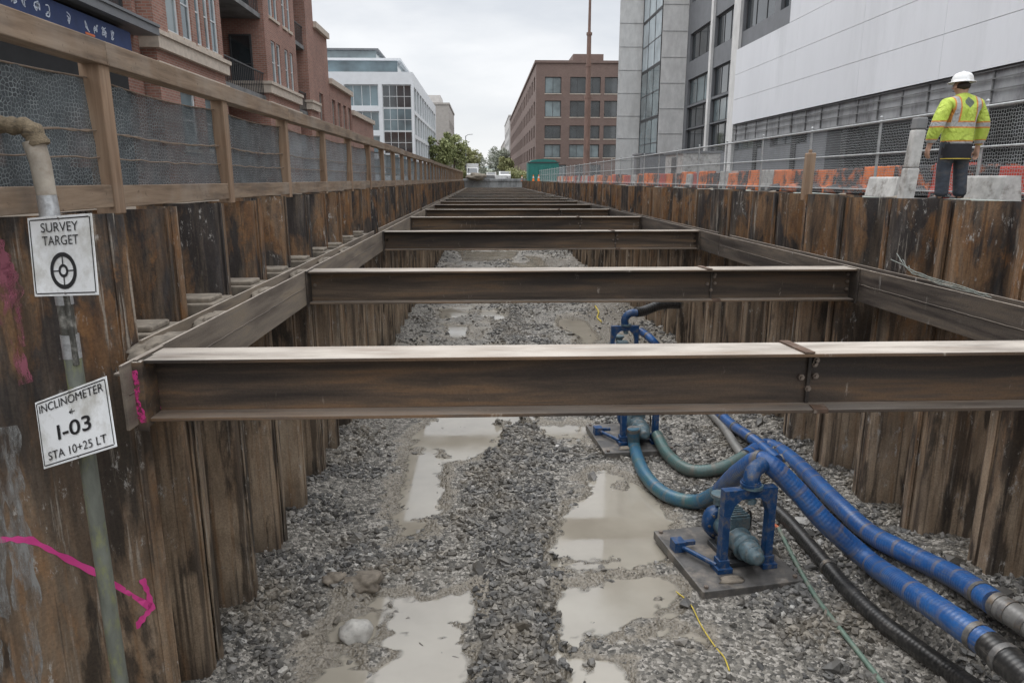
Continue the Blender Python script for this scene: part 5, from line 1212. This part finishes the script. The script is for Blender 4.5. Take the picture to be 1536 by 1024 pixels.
# ------------------------------------------------------------------ vegetation
def tree(name,x,y,h,rad,mat,label,nl=5200,trunk=.22,zc=.58,group=None,ls=.28,lean=0):
    r=empty(name,(x,y,ZG)); tag(r,label,'tree',group)
    mb=MB(); top=Vector((lean,0,h*.75)); P=[(0,0,-.2),(lean*.2,.1,h*.3),(lean*.6,0,h*.55),top]; mb.tube(spline(P,4),[trunk*(1-.75*i/12) for i in range(13)],9)
    cl=[]
    for k in range(13):
        a=k*2.4; z=h*(.34+.045*k); e_=Vector((math.cos(a)*rad*rng.uniform(.45,.85),math.sin(a)*rad*rng.uniform(.45,.85),z+h*.12)); s0=Vector((lean*.5,0,z)); mb.tube([s0,s0.lerp(e_,.5)+Vector((0,0,.15)),e_],[trunk*.4,trunk*.25,.03],6); cl.append((e_,rad*rng.uniform(.28,.46)))
    for k in range(14):
        u=rng.normal(0,1,3); u/=np.linalg.norm(u); cl.append((Vector((u[0]*rad*.62,u[1]*rad*.62,h*zc+u[2]*h*.33)),rad*rng.uniform(.22,.42)))
    mb.build('trunk',M['bark'],r)
    C=np.array([c[:] for c,_ in cl]); R=np.array([q for _,q in cl]); i=rng.integers(0,len(cl),nl)
    d=rng.normal(0,1,(nl,3)); d/=np.linalg.norm(d,axis=1)[:,None]; p=C[i]+d*(R[i]*rng.random(nl)**.4)[:,None]*[1,1,.85]
    a=rng.normal(0,1,(nl,3)); a/=np.linalg.norm(a,axis=1)[:,None]; b=np.cross(a,rng.normal(0,1,(nl,3))); b/=np.linalg.norm(b,axis=1)[:,None]
    s=(ls*rng.uniform(.5,1.2,nl))[:,None]; V=np.stack([p-a*s,p+b*s*.5,p+a*s,p-b*s*.5],1).reshape(-1,3)
    t=np.repeat(np.clip(rng.beta(2,2,nl)*.7+(rng.random(len(cl))*.4)[i]-.05,0,1),4)
    o=np_mesh('crown',V,np.arange(4*nl).reshape(-1,4),mat,t); o.parent=r; return r
TG='street trees at the far end of the left side'
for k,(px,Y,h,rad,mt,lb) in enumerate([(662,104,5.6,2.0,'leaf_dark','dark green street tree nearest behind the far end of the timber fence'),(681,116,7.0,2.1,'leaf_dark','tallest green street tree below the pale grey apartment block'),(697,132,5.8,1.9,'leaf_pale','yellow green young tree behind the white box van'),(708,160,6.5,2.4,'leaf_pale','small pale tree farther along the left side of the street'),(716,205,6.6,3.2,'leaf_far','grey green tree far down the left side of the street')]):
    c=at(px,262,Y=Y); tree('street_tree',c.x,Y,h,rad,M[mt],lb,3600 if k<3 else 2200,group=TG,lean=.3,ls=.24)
for k,(px,Y,h,rad,lb) in enumerate([(752,210,8.5,3.0,'pale tree before the far pale buildings on the right of the street'),(760,165,4.6,2.0,'small yellow green tree right of the street behind the white car'),(745,300,11,4.5,'hazy tree farthest down the right side of the street')]):
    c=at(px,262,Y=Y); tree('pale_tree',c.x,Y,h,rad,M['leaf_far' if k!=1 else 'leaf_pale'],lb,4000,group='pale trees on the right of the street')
def shrub(x,y,h,rad,label):
    n=1800; d=rng.normal(0,1,(n,3)); d/=np.linalg.norm(d,axis=1)[:,None]; p=d*(rng.random(n)**.4)[:,None]*[rad,rad,h*.5]+[0,0,h*.5]; p*= (1+.25*np.sin(p[:,:1]*7)*np.cos(p[:,1:2]*6))
    a=rng.normal(0,1,(n,3)); b=np.cross(a,rng.normal(0,1,(n,3))); a/=np.linalg.norm(a,axis=1)[:,None]; b/=np.linalg.norm(b,axis=1)[:,None]; s=.13
    V=np.stack([p-a*s,p+b*s*.5,p+a*s,p-b*s*.5],1).reshape(-1,3); o=np_mesh('shrub',V,np.arange(4*n).reshape(-1,4),M['leaf_pale'],np.repeat(rng.random(n),4)); o.location=(x,y,ZG); tag(o,label,'shrub','shrubs beyond the far end of the trench')
for px,Y,h,rad,lb in [(772,112,1.9,1.5,'yellow green shrub left of the teal shed'),(783,108,1.4,1.0,'low leafy shrub nearest the teal shed'),(698,118,1.7,1.2,'yellow green shrub behind the white box van')]:
    c=at(px,266,Y=Y); shrub(c.x,Y,h,rad,lb)
# far hill closing the street
n=90; hv=[];hf=[]
for j in range(5):
    for i in range(n+1):
        x=-420+840*i/n; hv.append((x,700+j*90,ZG-1+ (0,.4,.75,.95,1)[j]*(17+6*mnoise.noise(Vector((x*.012,j*.3,0)))+2.5*mnoise.noise(Vector((x*.07,j,4))))))
hf=[(j*(n+1)+i,j*(n+1)+i+1,(j+1)*(n+1)+i+1,(j+1)*(n+1)+i) for j in range(4) for i in range(n)]
mb=MB(); mb.add(hv,hf,0,True); tag(mb.build('hills',simple('distant_wooded_hill',(.20,.225,.22),.95,.25,.05)),kind='structure')
nl=9000; x=rng.uniform(-160,160,nl); yv=rng.uniform(560,640,nl); 
zc=8.5*vn(x*.07,yv*.03)+2; p=np.stack([x,yv,ZG+zc*rng.random(nl)**.6],1); a=rng.normal(0,1,(nl,3)); b=np.cross(a,rng.normal(0,1,(nl,3))); a/=np.linalg.norm(a,axis=1)[:,None]; b/=np.linalg.norm(b,axis=1)[:,None]; s=1.5
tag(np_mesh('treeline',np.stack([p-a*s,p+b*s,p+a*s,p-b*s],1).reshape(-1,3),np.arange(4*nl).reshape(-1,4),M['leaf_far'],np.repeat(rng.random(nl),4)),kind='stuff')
# ------------------------------------------------------------------ vehicles and small far things
def wheels(r,xs,ys,rad):
    for x in xs:
        for y in ys:
            mb=MB(); mb.cyl((x-.1,y,rad),(x+.1,y,rad),rad,n=18); wv=mb.build('wheel',M['tyre'],r); mb=MB(); mb.cyl((x-.108,y,rad),(x+.108,y,rad),rad*.55,n=12); mb.build('rim',M['galv'],wv)
def vehicle(name,loc,kind,label,mat,cat):
    r=empty(name,loc,0); tag(r,label,cat)
    if kind=='van':
        mb=MB(); mb.box(-.98,.98,-.2,3.6,.55,2.75); mb.build('cargo_box',mat,r,bev=.06)
        mb=MB(); mb.prism([(-.25,.45),(-2.0,.45),(-2.05,1.05),(-1.55,1.25),(-1.05,2.05),(-.25,2.1)],(-.92,0,0),(0,1,0),(0,0,1),(1.84,0,0)); mb.build('cab',mat,r,bev=.05)
        mb=MB(); mb.add([(-.78,-1.60,1.28),(.78,-1.60,1.28),(.72,-1.13,1.99),(-.72,-1.13,1.99)],[(0,1,2,3)]); mb.build('windscreen',M['glass_dark'],r)
        mb=MB(); mb.box(-.9,.9,-2.12,-2.055,.42,.62); mb.build('bumper',M['darkmetal'],r)
        for s_ in (-1,1):
            mb=MB(); mb.box(s_*.68-.14,s_*.68+.14,-2.09,-2.055,.75,.93); mb.build('headlight',M['sign'],r)
        wheels(r,(-.85,.85),(-1.35,2.5),.38)
    else:
        mb=MB(); mb.prism([(-2.1,.35),(2.1,.35),(2.15,.85),(1.9,.98),(1.25,1.02),(.75,1.45),(-.9,1.47),(-1.55,1.0),(-2.1,.9)],(-.87,0,0),(0,-1,0),(0,0,1),(1.74,0,0)); mb.build('body',mat,r,bev=.06)
        mb=MB(); mb.add([(-.72,-1.23,1.06),(.72,-1.23,1.06),(.66,-.80,1.42),(-.66,-.80,1.42)],[(0,1,2,3)]); mb.build('windscreen',M['glass_dark'],r)
        for s_ in (-1,1):
            mb=MB(); mb.box(s_*.62-.16,s_*.62+.16,-2.17,-2.14,.68,.82); mb.build('headlight',M['sign'],r)
            mb=MB(); mb.box(s_*.872-.004,s_*.872+.004,-.7,1.2,1.05,1.36); mb.build('side_window',M['glass_dark'],r)
        mb=MB(); mb.box(-.4,.4,-2.165,-2.14,.5,.62); mb.build('grille',M['darkmetal'],r)
        wheels(r,(-.8,.8),(-1.35,1.35),.33)
    return r
c=at(709,266,Y=118); vehicle('box_van',(c.x,118,ZG),'van','white box van at the far end of the street beside the trees',M['white'],'van')
c=at(757,267,Y=112); vehicle('parked_car',(c.x,112,ZG),'car','white car just beyond the far end of the trench',M['white'],'car')
c=at(737,267,Y=128); vehicle('parked_car',(c.x,128,ZG),'car','pale grey car between the white box van and the white car',M['pale'],'car')
c=at(723,267,Y=112)
mb=MB(); prof=[(-.3,0),(.3,0),(.3,.1),(.12,.35),(.1,.85),(-.1,.85),(-.12,.35),(-.3,.1)]
for k in range(3):
    m2=MB(); m2.prism(prof,(0,0,0),(0,1,0),(0,0,1),(1.7,0,0)); tag(m2.build('concrete_barrier',M['conc_dark'] if k==1 else M['concrete'],loc=(-1.9+1.8*k,106.5+.4*k,ZG+.003),bev=.02),'concrete barrier block across the street, %s from the left at the trench end'%ordn[k],'concrete barrier','concrete barriers at the far end')
mb=MB(); mb.ball((0,0,.25),.9,3,0,.5,(1.6,1,.55)); tag(mb.build('rubble_pile',M['mudclump'],loc=(-1.0,103.2,ZG+.4-.05)) ,'grey rubble heap on the far end wall of the trench','rubble pile')
mb=MB(); mb.cyl((-3.0,122,ZG),(-3.0,122,7),.09,.06,8); mb.tube([(-3.0,122,6.9),(-2.6,122,7.2),(-1.8,122,7.25)],.05,6); tag(mb.build('street_lamp',M['greyclad']),'slim grey street lamp among the far trees','street lamp')
for i,(px,Y) in enumerate([(800,97),(808,92),(783,104)]):
    c=at(px,266,Y=Y); mb=MB(); mb.cyl((0,0,.05),(0,0,.85),.17,.04,12); mb.box(-.22,.22,-.22,.22,0,.05); mb.cyl((0,0,.45),(0,0,.6),.122,.09,12,1); tag(mb.build('traffic_cone',[M['orange'],M['white']],loc=(c.x,Y,ZG+.002)),['orange traffic cone before the teal shed','orange traffic cone nearest along the far right fence','orange traffic cone left of the teal shed'][i],'traffic cone','traffic cones by the teal shed')
